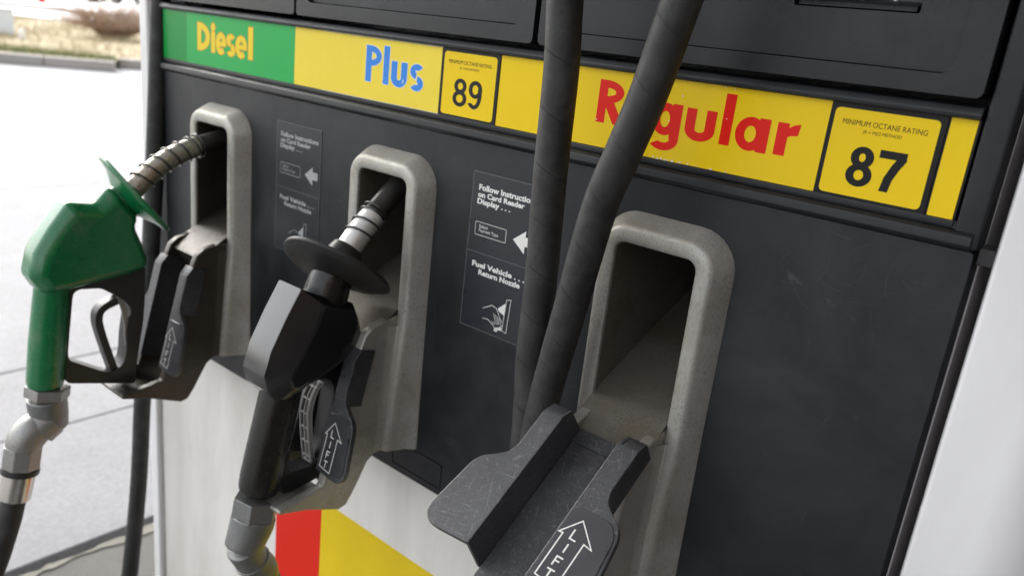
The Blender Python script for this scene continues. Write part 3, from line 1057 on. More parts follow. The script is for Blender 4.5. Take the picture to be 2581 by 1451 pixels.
# upper doors, each a raised surround with a recessed inner panel
def door(x0, x1, xi0, xi1, zi, slot=None):
    bm = bmesh.new()
    prism(bm, [rrect(x0, x1, 13.5, 520, 5), rrect(xi0, xi1, zi, 500, 9)], -9, 30, XZ)
    bevel(bm, 2.4, 3, 60)
    d = emit('upper_door', bm, M['trim'], disp, deg=40)
    bm = bmesh.new()
    lo = [rrect(xi0 + .4, xi1 - .4, zi + .4, 499.6, 8.6)]
    if slot: lo.append(rrect(*slot, 1.5, 3))
    prism(bm, lo, -4.5, 28, XZ)
    bevel(bm, .8, 2, 60)
    emit('inset_panel', bm, M['panel'], d, deg=40)
    return d
door(-703, -388.5, -686, -407, 29)
door(-384.5, -36, -366, -51, 28.5)
sl = (194, 279, 62, 120)
d3 = door(-30, 329, -12, 309, 26.5, sl)
bm = bmesh.new()
add_box(bm, 195, 278, 24, 27, 62.4, 119)
emit('receipt_slot', bm, M['black'], d3)
bm = bmesh.new()
prism(bm, [[(-3.2, 63), (-1.5, 66.5), (10, 70), (22, 70), (22, 63)]], 196.5, 276.5, lambda a, b, t: (t, a, b))
bevel(bm, .7, 2, 25)
emit('slot_lip', bm, M['trim'], d3)
for xx in (214, 236, 258):
    bm = bmesh.new(); lathe(bm, (xx, 12, 70), (0, 0, 1), [(-.5, 2.4), (1.4, 2.0), (2.0, .2)], 12); emit('slot_rivet', bm, M['zinc'], d3)
emit('crown', box(-748, 349, -6, 600, 530, 900, 10), M['panel'], disp)

# ---- grade labels: vinyl strips in the band, with printed words
YL = .6
def strip(x0, x1, z0, z1, m, y=YL, th=.7, label=None, r=.3, name='grade_label'):
    o = emit(name, box(x0, x1, y - th, y, z0, z1, 0), m, disp, deg=0)
    if label: o['label'] = label
    return o
green_l = strip(-641, -397.2, -65, .4, M['labgreen'], label='green Diesel grade label')
strip(-702, -640.6, -65, .4, M['labgreen2'], y=.5, label='darker green strip left of the word Diesel')
y1 = strip(-396.8, -345.2, -65, .3, M['labyellow'], y=.5, label='blank yellow strip between Diesel and Plus')
plus_b = strip(-344.8, -154, -67.4, 2.6, M['labwhite'], y=.3, label='white backing showing above and below the Plus label', name='label_backing')
plus_l = strip(-344.8, -154, -64.6, -.2, M['labyellow'], y=-.4, th=.5, label='yellow Plus grade label')
reg_l = strip(-76.6, 235.0, -65, .3, M['labyellow2'], label='yellow Regular grade label with chipped lower edge')
strip(313.4, 329.4, -65, .3, M['labyellow2'], label='narrow blank yellow strip at the right end')

def word(spec, mat, parent, y, w, outline=None, grow=0.0):
    xs = [s[1] for s in spec] + [s[2] for s in spec]; zs = [s[3] for s in spec] + [s[4] for s in spec]
    g = Glyphs(min(xs), max(xs), min(zs) - 14, max(zs) + 10, .3)
    for s in spec: g.letter(s[0], s[1], s[2], s[3], s[4], s[5] if len(s) > 5 else w)
    bm = bmesh.new()
    mats = [mat]
    g.build(bm, y, 0, grow)
    if outline:
        g.build(bm, y + .06, 1, grow + outline[1]); mats.append(outline[0])
    o = emit('lettering', bm, mats, parent, deg=0)
    return o
word([('D', -612, -582, -46, -11), ('i', -578, -569.5, -46, -20.5), ('e', -567, -543.5, -47, -20), ('s', -542, -522.5, -47, -20),
      ('e', -521.5, -496.5, -47, -20), ('l', -493, -483.5, -46.5, -8)], M['txyel'], green_l, -.25, 8.8, (M['txorange'], .9), 0)
word([('P', -268, -243, -46, -8), ('l', -239.5, -230.5, -46, -6.5), ('u', -227, -202.5, -46.5, -20.5), ('s', -198, -178, -47, -20)], M['txblue'], plus_l, -1.05, 9.2, (M['labwhite'], .55))
word([('R', 37, 65, -44, -8), ('e', 67, 91, -45, -19), ('g', 92.5, 119, -45, -19), ('u', 123, 149.3, -45, -20), ('l', 154.3, 163, -44, -5),
      ('a', 166.5, 193.5, -45, -19.5), ('r', 199, 216.5, -44, -20)], M['txred'], reg_l, -.25, 8.8)

def chips(parent, spots, y):
    bm = bmesh.new()
    r = random.Random(5)
    for cx, cz, w, h in spots:
        n = 9
        flat(bm, [[(cx + w * math.cos(2 * math.pi * k / n) * r.uniform(.45, 1), cz + h * math.sin(2 * math.pi * k / n) * r.uniform(.45, 1)) for k in range(n)]], y)
    emit('paint_chips', bm, M['labwhite'], parent, deg=0)['kind'] = 'stuff'
rc_ = random.Random(3)
chips(reg_l, [(x, -64.4 + rc_.uniform(-.2, .6), rc_.uniform(.5, 1.9), rc_.uniform(.3, 1.2)) for x in (58, 64, 69, 76, 99, 103, 106.5, 110, 113, 117, 124, 131, 139, 152, 165)] +
      [(160, -1, .5, 1.0), (152, -.6, .5, .9), (117, -12, .8, 1.0), (157.5, -24, .7, .6), (108, -33, .8, .7), (38, -42, .6, 1.1)], -.32)
chips(plus_l, [(-208, -40, .8, 3.2), (-206.5, -46, .6, 1.6), (-190, -36, 1.2, 1.2), (-203, -52, .9, .9)], -1.12)
def octane(x0, x1, z0, z1, num, nx, label, yy):
    base = strip(x0, x1, z0, z1, M['labblack'], y=yy, th=.9, label=label, name='octane_label')
    bm = bmesh.new()
    flat(bm, [rrect(x0 + 3.2, x1 - 3.6, z0 + 4.2, z1 - 4.2, 3.4)], yy - 1.0)
    emit('label_face', bm, M['labyellow2'], base, deg=0)
    bm = bmesh.new()
    cx = (x0 + x1) / 2
    text_loops_bm(bm, 'MINIMUM OCTANE RATING', cx - 28.5, cx + 28, z1 - 15.2, z1 - 11.5, yy - 1.12, bold=.0)
    text_loops_bm(bm, '(R + M)/2 METHOD', cx - 13.2, cx + 12.6, z1 - 20.6, z1 - 17.6, yy - 1.12, bold=.0)
    g = Glyphs(nx[0], nx[3], -58, -24, .2)
    g.letter(num[0], nx[0], nx[1], nx[4], nx[5], nx[6])
    g.letter(num[1], nx[2], nx[3], nx[4], nx[5], nx[6])
    g.build(bm, yy - 1.12)
    emit('lettering', bm, M['labblack'], base, deg=0)
octane(-153.4, -77.2, -67.4, 1.6, '89', (-135, -116.2, -114.2, -96.6, -54, -27, 4.9), 'yellow 89 octane label with black border', .1)
octane(235.4, 311.8, -67.4, 1.2, '87', (255, 273, 275, 293, -55.6, -27.6, 5.7), 'yellow 87 octane label with black border', .1)
# clear film edge along the top of the 89 label
emit('film_edge', box(-153, -88, -1.6, -.9, 1.9, 4.0, 0), M['labwhite'], disp, deg=0)

# ---- instruction decals
def decal(x0):
    z0 = -112
    bm = bmesh.new()
    add_box(bm, 0, 88, -.5, -.02, -80.8, 0); add_box(bm, 0, 88, -.5, -.02, -162, -81.2)
    for fa in bm.faces: fa.material_index = 0
    for pts in ([(0.2, -.4), (87.8, -.4)], [(.2, -81.3), (87.8, -81.3)], [(87.8, -.4), (87.8, -161.8)], [(.2, -161.8), (87.8, -161.8)], [(.2, -.4), (.2, -161.8)]):
        line_fig(bm, pts, .45, -.56, 1)
    T = lambda s, a, b, c, d, bo=.035: text_loops_bm(bm, s, a, b, c, d, -.6, 2, bo)
    T('Follow Instructions', 8.5, 82.5, -18.2, -12.2)
    T('on Card Reader', 8, 68, -25.2, -19.6)
    T('Display . . .', 7.8, 51, -33.6, -26.4)
    line_fig(bm, rrect(8.5, 49, -63.2, -50, 1.2, 3), .5, -.6, 2, True)
    T('Select', 13.5, 25, -55.6, -52.2, .0)
    T('Payment Type', 13.5, 39, -60.6, -56.6, .0)
    flat(bm, [[(58.2, -57), (73.4, -45.6), (73.4, -51.6), (83, -51.6), (83, -60.8), (73.4, -60.8), (73.4, -68.2)]], -.6, 2)
    T('Fuel Vehicle . . .', 9, 78, -96.4, -90.6)
    T('Return Nozzle', 18.5, 73, -103.8, -98)
    # hand returning a nozzle
    line_fig(bm, [(59, -119.5), (64.5, -118), (62.5, -154), (57, -152.8), (59, -119.5)], .6, -.6, 2)
    flat(bm, [[(58.6, -123), (49, -131.5), (50.5, -134), (57.8, -136.5)]], -.6, 2)
    line_fig(bm, [(29, -137), (41, -130.4), (47.5, -132.2), (53, -141), (56, -144)], .6, -.6, 2)
    line_fig(bm, [(30, -147.5), (37.5, -146.6), (45, -151), (50, -155), (56.5, -147)], .6, -.6, 2)
    for k in range(4):
        line_fig(bm, [(44 + k * 2.6, -138 - k * .9), (48.5 + k * 2.2, -147.5 + k * .2)], .55, -.6, 2)
        line_fig(bm, [(42.5 + k * 2.6, -146.8 + k * .2), (45.2 + k * 2.4, -149.8 + k * .5)], .5, -.6, 2)
    flat(bm, [[(47, -152.6), (56, -149.6), (56, -153.4), (52.5, -153.6), (50, -156.6), (46.6, -156)]], -.6, 2)
    bmesh.ops.translate(bm, verts=bm.verts[:], vec=(x0, 0, z0))
    return bm
dm = [M['decal'], M['decal_line'], M['print']]
dec = emit('instruction_label', decal(-97), dm, disp, deg=0)
M['print_faded'] = plain('print_faded', (.34, .35, .35), .5, var=.25, vscale=60)
M['decal_faded'] = plain('decal_film_faded', (.014, .0165, .021), .38, var=.3)
d2 = dec.copy(); COL.objects.link(d2); d2.location.x -= .331
d2.data = dec.data.copy(); d2.data.materials[0] = M['decal_faded']; d2.data.materials[2] = M['print_faded']
d2['label'] = 'faded instruction decal beside the diesel boot'

# ---- nozzle boots
def boot_mesh():
    bm = bmesh.new()
    nh = [0]; nc = [0]
    xc = 126
    # upper hoop: profile swept along an inverted U
    path = []
    hw, rc, top, bot = 50, 21, -124, -446
    for z in np.linspace(bot, top - rc, 22): path.append((-hw, z, -1, 0))
    for a in np.linspace(180, 90, 9)[1:]:
        r = math.radians(a); path.append((-hw + rc + rc * math.cos(r), top - rc + rc * math.sin(r), math.cos(r), math.sin(r)))
    for a in np.linspace(90, 0, 9):
        r = math.radians(a); path.append((hw - rc + rc * math.cos(r), top - rc + rc * math.sin(r), math.cos(r), math.sin(r)))
    for z in np.linspace(top - rc, bot, 22)[1:]: path.append((hw, z, 1, 0))
    prof = [(-12, -3), (-12, 6), (-12, 17.5), (-11.3, 20), (-9.3, 21.3), (-5, 21.5), (-.5, 21.2), (1.8, 20.2), (3.8, 17.8), (8, 10), (11.6, 2.8), (12.9, -.3)]
    rings = []
    for x, z, nx, nz in path:
        t = max(0.0, min(1.0, (-290 - z) / 150.0))
        ring = []
        for u, o in prof:
            oo = o * (1 + .55 * t * max(0, min(1, (9 - u) / 12))) if o > 0 else o
            uu = u + (1.5 * t if u > 8 else -0.0)
            if t > 0 and -9 < u < 9: uu = u - 3.0 * t
            ring.append(bm.verts.new((xc + x + nx * uu, -oo, z + nz * uu)))
        rings.append(ring)
    fs = []
    for A, B in zip(rings, rings[1:]):
        for i in range(len(prof) - 1):
            fs.append(bm.faces.new((A[i], A[i + 1], B[i + 1], B[i])))
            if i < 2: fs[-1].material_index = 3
    for R_ in (rings[0], rings[-1]): fs.append(bm.faces.new(R_))
    bmesh.ops.recalc_face_normals(bm, faces=fs)
    bm.faces.ensure_lookup_table(); nh[0] = len(bm.faces)
    # cavity inside the pump: ceiling, back, floor, sides, rounded where they meet
    sec = [(16, -136.5), (-60, -138), (-240, -141), (-240, -155), (-240, -170), (-110, -221), (10, -272), (33, -287), (52, -297), (60, -304)]
    nx_ = 13
    rows = []
    for k in range(nx_):
        f = -1 + 2 * k / (nx_ - 1)
        x = xc + 38.5 * math.copysign(min(1, abs(f) * 1.0), f)
        e = abs(f) ** 5
        row = []
        for i, (o, z) in enumerate(sec):
            dz = 0
            dz = 0
            row.append(bm.verts.new((x, -o, z + dz)))
        rows.append(row)
    for A, B in zip(rows, rows[1:]):
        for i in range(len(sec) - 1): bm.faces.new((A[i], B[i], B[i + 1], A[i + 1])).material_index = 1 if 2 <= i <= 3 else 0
    for row in (rows[0], rows[-1]):
        xw = row[0].co.x + (.35 if row[0].co.x > xc else -.35)
        bm.faces.new([bm.verts.new((xw, -o, z)) for o, z in ((3, -136.5), (-60, -138), (-60, -242.2), (3, -269), (3, -276))])
        bm.faces.new([bm.verts.new((xw, -o, z)) for o, z in ((-60, -138), (-240, -141), (-240, -170), (-110, -221), (-60, -242.2))])
    # cheeks
    bm.faces.ensure_lookup_table(); nc[0] = len(bm.faces)
    side = [(-40, -255), (4, -281), (14, -285), (33, -287.5), (52, -292), (63, -300), (70, -316), (77, -345), (85, -378), (101, -430), (112.5, -463.5),
            (137, -467.5), (166, -471), (167, -475), (131, -484.5), (88, -502), (78, -500), (68, -486), (58, -469), (50, -455), (40, -448.5), (-40, -447)]
    for x0, x1 in ((87.5, 98.5), (153.5, 164.5)):
        b2 = bmesh.new()
        prism(b2, [side], x0, x1, OZ)
        bevel(b2, 2.6, 3, 38)
        me = bpy.data.meshes.new('tmp'); b2.to_mesh(me); b2.free(); bm.from_mesh(me); bpy.data.meshes.remove(me)
    # fillets between the cheeks and the hoop's legs
    for sg in (-1, 1):
        prev = None
        for z in np.linspace(-296, -445.5, 18):
            t = max(0.0, min(1.0, (-290 - z) / 150.0)); orr = 21 * (1 + .5 * t)
            row = [bm.verts.new((xc + sg * dx, -oo, z)) for dx, oo in ((38.2, orr + 13), (39.2, orr + 6), (41.5, orr + 1.2), (45, orr - .6))]
            if prev:
                for i in range(3): bm.faces.new((prev[i], prev[i + 1], row[i + 1], row[i]))
            prev = row
    # tray bottom joining the cheeks, and the web behind the lever
    b2 = bmesh.new()
    prism(b2, [[(166, -471.5), (166.5, -475.5), (131, -485), (88.5, -502.5), (80, -500.5), (84, -494), (112, -480), (138, -472.5)]], 97, 155, OZ)
    bevel(b2, 1.5, 2, 30)
    prism(b2, [[(60, -304), (57, -307.5), (44, -330), (38, -440), (34, -440), (30, -320), (44, -300)]], 97, 155, OZ)
    me = bpy.data.meshes.new('tmp'); b2.to_mesh(me); b2.free(); bm.from_mesh(me); bpy.data.meshes.remove(me)
    bm.faces.ensure_lookup_table(); bm.faces.index_update()
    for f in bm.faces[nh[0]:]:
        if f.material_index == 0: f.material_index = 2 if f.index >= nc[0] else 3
    return bm
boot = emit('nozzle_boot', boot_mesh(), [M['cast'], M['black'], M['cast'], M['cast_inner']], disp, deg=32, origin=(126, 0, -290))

def lever_bm():
    """local: x from the boot's centre, -y outwards, -z down the lever; origin at the lever's top edge"""
    bm = bmesh.new()
    L = lambda a, b, t: (a, t, -b)      # (x, s) polygon, t = y
    R = [(24, 12), (41.5, 12), (41, 52), (44, 61), (52, 68), (60, 74), (64, 83), (69, 128), (68, 136), (62, 142), (54, 143), (24, 141)]
    for sgn in (1, -1):
        poly = soften([(sgn * x, s) for x, s in R], 3.0)
        b2 = bmesh.new()
        prism(b2, [poly], 0, 6, L)
        bevel(b2, 1.0, 2, 50)
        me = bpy.data.meshes.new('tmp'); b2.to_mesh(me); b2.free(); bm.from_mesh(me); bpy.data.meshes.remove(me)
        # side wall of the channel and bevelled top
        b2 = bmesh.new()
        wall = [(.4, 11.5), (6, .5), (38, -1.5), (38, 143), (5.8, 141), (.4, 140.5)]
        prism(b2, [wall], sgn * 24.2, sgn * 27.5, lambda a, b, t: (t, a, -b))
        # outer wall under the arm, and the sloping tip
        prism(b2, [[(.6, 12), (6, .5), (26, .5), (26, 64), (5, 64), (.6, 60)]], sgn * 27.6, sgn * 41.2, lambda a, b, t: (t, a, -b))
        bevel(b2, .7, 2, 40)
        me = bpy.data.meshes.new('tmp'); b2.to_mesh(me); b2.free(); bm.from_mesh(me); bpy.data.meshes.remove(me)
    b2 = bmesh.new()
    prism(b2, [[(-24, -1.5), (24, -1.5), (24, 150), (20, 163), (8, 170), (-8, 170), (-20, 163), (-24, 150)]], 34.5, 38, L)
    bevel(b2, .8, 2, 40)
    prism(b2, [[(-24, -1.5), (24, -1.5), (24, 13), (-24, 13)]], 32.8, 34.2, L)
    me = bpy.data.meshes.new('tmp'); b2.to_mesh(me); b2.free(); bm.from_mesh(me); bpy.data.meshes.remove(me)
    return bm
def lift_bm():
    bm = bmesh.new()
    prism(bm, [soften([(25.5, 74), (55, 74), (62, 84), (66, 127), (63, 137), (27, 137)], 7)], -.9, .2, lambda a, b, t: (a, t, -b))
    bevel(bm, .3, 1, 60)
    for f in bm.faces: f.material_index = 0
    line_fig(bm, [(37, -83), (53.2, -99.5), (46.6, -98.3), (46.6, -136), (29.6, -134), (29.6, -98), (22.5 + 4, -98.3)], .95, -1.0, 1, True)
    def rc(x0, x1, s0, s1): add_flat(bm, x0, x1, -s1, -s0, -1.0, 1)
    w = 1.15
    cx = 37.6
    rc(cx - 2.4, cx - 2.4 + w, 91.5, 100); rc(cx - 2.4 + w, cx + 3, 98.8, 100)                                  # L
    rc(cx - w / 2, cx + w / 2, 103.5, 111)                                                                   # I
    rc(cx - 2.4, cx - 2.4 + w, 114.5, 122.5); rc(cx - 2.4 + w, cx + 2.9, 114.5, 115.7); rc(cx - 2.4 + w, cx + 1.9, 117.9, 119.1)   # F
    rc(cx - 3, cx + 3, 125.2, 126.4); rc(cx - w / 2, cx + w / 2, 126.4, 133)                                       # T
    return bm
def add_flat(bm, x0, x1, z0, z1, y, mi):
    f = bm.faces.new([bm.verts.new(c) for c in ((x0, y, z0), (x1, y, z0), (x1, y, z1), (x0, y, z1))])
    f.material_index = mi; f.normal_update()
    if f.normal.y > 0: f.normal_flip()
def local_obj(name, bm, mats, parent, deg=35):
    me = bpy.data.meshes.new(name)
    bmesh.ops.scale(bm, vec=(.001, .001, .001), verts=bm.verts[:])
    bm.normal_update(); bm.to_mesh(me); bm.free()
    for m in (mats if isinstance(mats, list) else [mats]): me.materials.append(m)
    if deg: sharp(me, deg)
    o = bpy.data.objects.new(name, me); COL.objects.link(o); o.parent = parent
    if deg: wn(o)
    return o
lev = local_obj('lift_lever', lever_bm(), M['lever'], boot)
lab = local_obj('lift_label', lift_bm(), [M['lifttag'], M['print']], boot, deg=40)
def set_lever(b, py, pz, ang):
    for c in b.children:
        if c.name.startswith('lift_'):
            c.location = (0, py / 1000, (pz + 290) / 1000)
            c.rotation_euler = (math.radians(ang), 0, 0)
boots = [boot]
for k in (1, 2):
    b = copy_tree(boot, disp); b.location.x -= .336 * k; boots.append(b)
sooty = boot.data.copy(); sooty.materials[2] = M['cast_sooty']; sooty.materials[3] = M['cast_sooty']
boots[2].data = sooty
set_lever(boots[0], -77, -269, -56.3)
for c in boots[0].children:
    c.location.x += .0042
    c.scale.x = 1.12
set_lever(boots[1], -76, -312, -14.6)
set_lever(boots[2], -76, -312, -14.6)
boots[0]['label'] = 'empty nozzle boot with its lever lifted'

# ------------------------------------------------------------------ nozzles
def merge(bm, b2):
    me = bpy.data.meshes.new('tmp'); b2.to_mesh(me); b2.free(); bm.from_mesh(me); bpy.data.meshes.remove(me)

def nozzle(xc, d, label, mats):
    mb, mg, mf, ms, mt, mtrig = mats
    root = empty('fuel_nozzle', (xc, -d['spout'][0][0], d['spout'][0][1]), label, 'fuel nozzle', 'fuel nozzles hanging in their boots')
    P = lambda o, z, dx=0: (xc + dx, -o, z)
    # body shell
    bm = bmesh.new()
    if 'body_side' in d:
        wi, wo = d['w_in'], d['w_out']
        rings = [[bm.verts.new((xc + dx, -a, b)) for a, b in q] for dx, q in ((-wo - 1.5, inset(d['body_side'], 6)), (-wo, d['body_side']), (-wi, d['body']), (wi, d['body']), (wo, d['body_side']), (wo + 1.5, inset(d['body_side'], 6)))]
        fs = []
        for A, B in zip(rings, rings[1:]):
            for i in range(len(A)):
                fs.append(bm.faces.new((A[i - 1], A[i], B[i], B[i - 1])))
        fs += [bm.faces.new(rings[0]), bm.faces.new(rings[-1])]
        bmesh.ops.recalc_face_normals(bm, faces=fs)
    else:
        pillow(bm, soften(d['body'], d.get('soft', 5)), d['layers'], xc)
    bevel(bm, d.get('bev', 1.6), d.get('bseg', 2), 24)
    body = emit('body', bm, mb, root, deg=d.get('deg', 50))
    # neck
    bm = bmesh.new()
    tube(bm, catmull([P(*q) for q in d['neck']], 4), np.interp(np.linspace(0, 1, 4 * (len(d['neck']) - 1) + 1), np.linspace(0, 1, len(d['neck_r'])), d['neck_r']), 28)
    bevel(bm, 1.5, 2, 60)
    emit('neck', bm, d.get('neck_m', mb), body, deg=50)
    # splash guard: thin cone with a rolled rim
    o, z = d['guard_c']; ao, az = d['guard_ax']; gx = d.get('guard_x', 0)
    r = d['guard_r']
    bm = bmesh.new()
    prof = [(-d['guard_h'], 17), (-d['guard_h'] * .62, 24), (-d['guard_h'] * .25, r * .72), (-3.0, r * .97), (0, r), (2.8, r - .5), (2.8, r - 5), (-1, r * .7), (-d['guard_h'] * .35, 26), (-d['guard_h'] * .6, 15)]
    if d.get('bowl'): prof = [(-15, 19), (-14.4, 25), (-11, 39), (-6, 51), (-2, r * .985), (0, r), (2.2, r - .4), (2.0, r - 3), (-4, 49), (-8.5, 38), (-12, 25), (-12.5, 17)]
    rings = lathe(bm, P(o, z), (gx, -ao, az), prof, 56, True)
    rr = random.Random(int(xc))
    for ring in rings[2:8]:
        for k, v in enumerate(ring):
            a = 2 * math.pi * k / 56
            v.co += Vector((0, -ao, az)).normalized() * (d.get('wob', 1.5) * math.sin(2 * a + 1) + d.get('wob', 1.5) * .5 * math.sin(3 * a))
    g = emit('splash_guard', bm, mg, root, deg=60)
    if d.get('collar'):
        bm = bmesh.new()
        (o0, z0), (o1, z1) = d['collar']
        tube(bm, [P(o0, z0), P(o0 * .5 + o1 * .5, z0 * .5 + z1 * .5), P(o1, z1)], [19.5, 18.5, 16.5], 28)
        bevel(bm, 1.2, 2, 60)
        emit('collar', bm, mg, g, deg=50)
        for a in (0, 75, 150, 220, 290):
            b2 = bmesh.new()
            n = np.array([0, -ao, az]); n = n / np.linalg.norm(n)
            e1 = np.array([1.0, 0, 0]); e2 = np.cross(n, e1)
            rd = e1 * math.cos(math.radians(a)) + e2 * math.sin(math.radians(a))
            c0 = np.array(P(o0, z0)) + rd * 19
            c1 = c0 + rd * 9 + n * 1.5
            tube(b2, [c0 - n * 4, c0 + rd * 4 + n * 1, c1 - n * 2], [5, 4, 2], 6)
            emit('collar_tab', b2, mg, g, deg=40)
    # spout and coil spring
    sp = catmull([P(*q) for q in d['spout']], 10)
    cut = int(len(sp) * d['sleeve'])
    bm = bmesh.new(); tube(bm, sp[:cut + 1], d['spout_r'], 28); bevel(bm, .8, 2, 60)
    s = emit('spout', bm, ms, root, deg=50)
    bm = bmesh.new(); tube(bm, sp[cut:], d['spout_r'] - .9, 28); emit('spout_tip', bm, mt, s, deg=50)
    PP, T, N, Bn = frames(sp)
    cum = np.concatenate([[0], np.cumsum([np.linalg.norm(PP[i + 1] - PP[i]) for i in range(len(PP) - 1)])])
    a0, a1, pitch = d['coil']
    pts = []
    stages = [(a0, a1, pitch)] + [(a1, a1 + 3.6, 2.4)]
    ph = d.get('phase', 0.0)
    for (u0, u1, pc) in stages:
        nst = max(4, int((u1 - u0) / pc * 26))
        for k in range(nst):
            t = u0 + (u1 - u0) * k / nst
            i = min(int(np.searchsorted(cum, t)), len(PP) - 1)
            i0 = max(0, i - 1)
            f = (t - cum[i0]) / (cum[i] - cum[i0] + 1e-9)
            c = PP[i0] * (1 - f) + PP[i] * f
            rr_ = d['spout_r'] + 1.7
            pts.append(c + rr_ * (math.cos(ph) * N[i] + math.sin(ph) * Bn[i]))
            ph += 2 * math.pi / 26
    bm = bmesh.new(); tube(bm, pts, 1.15, 8); emit('spring', bm, M['wire'], s, deg=60)
    # hand guard frame
    bm = bmesh.new()
    prism(bm, [soften(d['fr_out'], 4), soften(d['fr_in'], 5)], xc - d['fr_w'], xc + d['fr_w'], OZ)
    bevel(bm, 1.2, 2, 60)
    fr = emit('hand_guard', bm, mf, root, deg=40)
    o, z = d['rivet']
    bm = bmesh.new(); lathe(bm, (xc + d['fr_w'] - .3, -o, z), (1, 0, 0), [(0, 5.2), (1.4, 4.6), (2.0, .2)], 18); emit('rivet', bm, M['zincd'], fr)
    # grip
    bm = bmesh.new()
    hp = [P(*q) for q in d['grip']]
    hr = d['grip_r']
    path = catmull(hp, 6)
    rad = np.interp(np.linspace(0, 1, len(path)), np.linspace(0, 1, len(hr)), hr)
    rad[-1] *= .86; rad[-2] *= .97
    tube(bm, path, list(rad), 32)
    bevel(bm, 2, 2, 60)
    emit('grip', bm, d['grip_m'], root, deg=50)
    # trigger
    tp = catmull([P(*q) for q in d['trig']], 7)
    if d['ribbed']:
        bm = bmesh.new()
        w = 6.8
        for dx in (-w, 0, w):
            tube(bm, [(p[0] + dx, p[1], p[2]) for p in tp], 1.5, 8)
        PP, T, N, Bn = frames(tp)
        add = list(range(3, len(tp), 6)) + [len(tp) - 1]
        for i in add:
            c = PP[i]
            tube(bm, [(c[0] - w, c[1], c[2]), (c[0] + w, c[1], c[2])], 1.4, 6)
        for a, b_ in zip(tp, tp[1:]):    # thin web behind the ribs
            q = [bm.verts.new((xc + s_ * w, p[1] + 5, p[2] - 1)) for p, s_ in ((a, -1), (a, 1), (b_, 1), (b_, -1))]
            bm.faces.new(q)
        tg = emit('trigger', bm, mtrig, root, deg=50)
    else:
        bm = bmesh.new()
        PP, T, N, Bn = frames(tp)
        out, inn_ = [], []
        for i in range(len(tp)):
            t2 = np.array([0, T[i][1], T[i][2]]); t2 /= np.linalg.norm(t2)
            nrm = np.array([-t2[2], t2[1]])
            h = d['trig_t'] / 2
            out.append((-(PP[i][1] + nrm[0] * h), PP[i][2] + nrm[1] * h)); inn_.append((-(PP[i][1] - nrm[0] * h), PP[i][2] - nrm[1] * h))
        prism(bm, [out + inn_[::-1]], xc - 8, xc + 8, OZ)
        bevel(bm, 1.8, 2, 45)
        tg = emit('trigger', bm, mtrig, root, deg=40)
    if d['ribbed']: return root
    bm = bmesh.new()
    prism(bm, [soften(d['latch'], 2)], xc + 6.5, xc + 9, OZ); bevel(bm, .5, 1, 50)
    emit('latch', bm, M['zinc'], tg)
    o, z = d['pivot']
    bm = bmesh.new(); lathe(bm, (xc + 8.6, -o, z), (1, 0, 0), [(0, 5), (2.4, 4.4), (2.6, 2.4), (1.2, 2.0), (1.2, .1)], 16); emit('pivot_pin', bm, M['zincd'], tg)
    return root

N1 = dict(
    body=[(160, -206), (178, -225), (209, -220.5), (232, -250), (249, -277), (255.5, -304), (247, -321), (240, -328), (216, -327.5), (185, -324), (148, -319.5), (118, -314), (117, -300), (127, -273), (133.5, -257), (128, -241)],
    body_side=[(155, -219), (175, -235), (205, -231), (224, -254), (239, -280), (245, -304), (239, -316), (234, -320), (214, -320), (185, -316), (150, -312), (124, -307), (123, -299), (131, -274), (137, -258), (134, -246)],
    w_in=14, w_out=25, bev=4.5, bseg=3, deg=50,
    neck=[(153, -239), (143, -229), (134, -221.5)], neck_r=[22, 21, 19.5],
    guard_c=(123.5, -220.5), guard_ax=(-.77, .636), guard_x=.21, guard_r=59, guard_h=24, wob=.8,
    spout=[(126, -215), (118, -207.5), (97, -190), (76, -177), (52, -167), (27, -160), (-5, -153), (-40, -148)], spout_r=13.2, sleeve=.64, coil=(10, 102, 15.5), phase=1.0,
    fr_out=[(221, -325), (190, -322), (118.5, -312), (120, -344), (120.5, -358), (123.5, -387), (131.5, -430), (137, -470.5), (219.5, -448), (222.5, -442), (221, -425), (214, -335)],
    fr_in=[(208.5, -338), (206.5, -332), (200, -329), (175, -332), (159, -343.5), (145, -355), (138.5, -367), (142, -384), (145, -402), (147, -426), (150, -437), (158, -444), (167, -446.5), (175, -444.5), (217, -417.5), (217.5, -407)], fr_w=11.5,
    rivet=(215.5, -433),
    grip=[(226, -318), (230, -350), (235.5, -395), (241, -440), (242, -450)], grip_r=[19, 20, 21, 20.8, 18.5], grip_m=M['green'],
    trig=[(146, -352), (156, -355), (167, -358.5), (175, -365.5), (177, -378), (173.5, -397), (167.5, -421), (160, -449)], trig_t=9.5, ribbed=False,
    latch=[(155, -347), (148, -347), (143, -362), (140.5, -386), (142.5, -403), (142, -418), (146, -417), (147, -400), (146.5, -388), (150, -365)], pivot=(151.5, -352.5))
nozzle(-546, N1, 'green diesel nozzle hanging in the leftmost boot', (M['green'], M['green'], M['framebl'], M['steel'], M['dsteel'], M['framebl']))
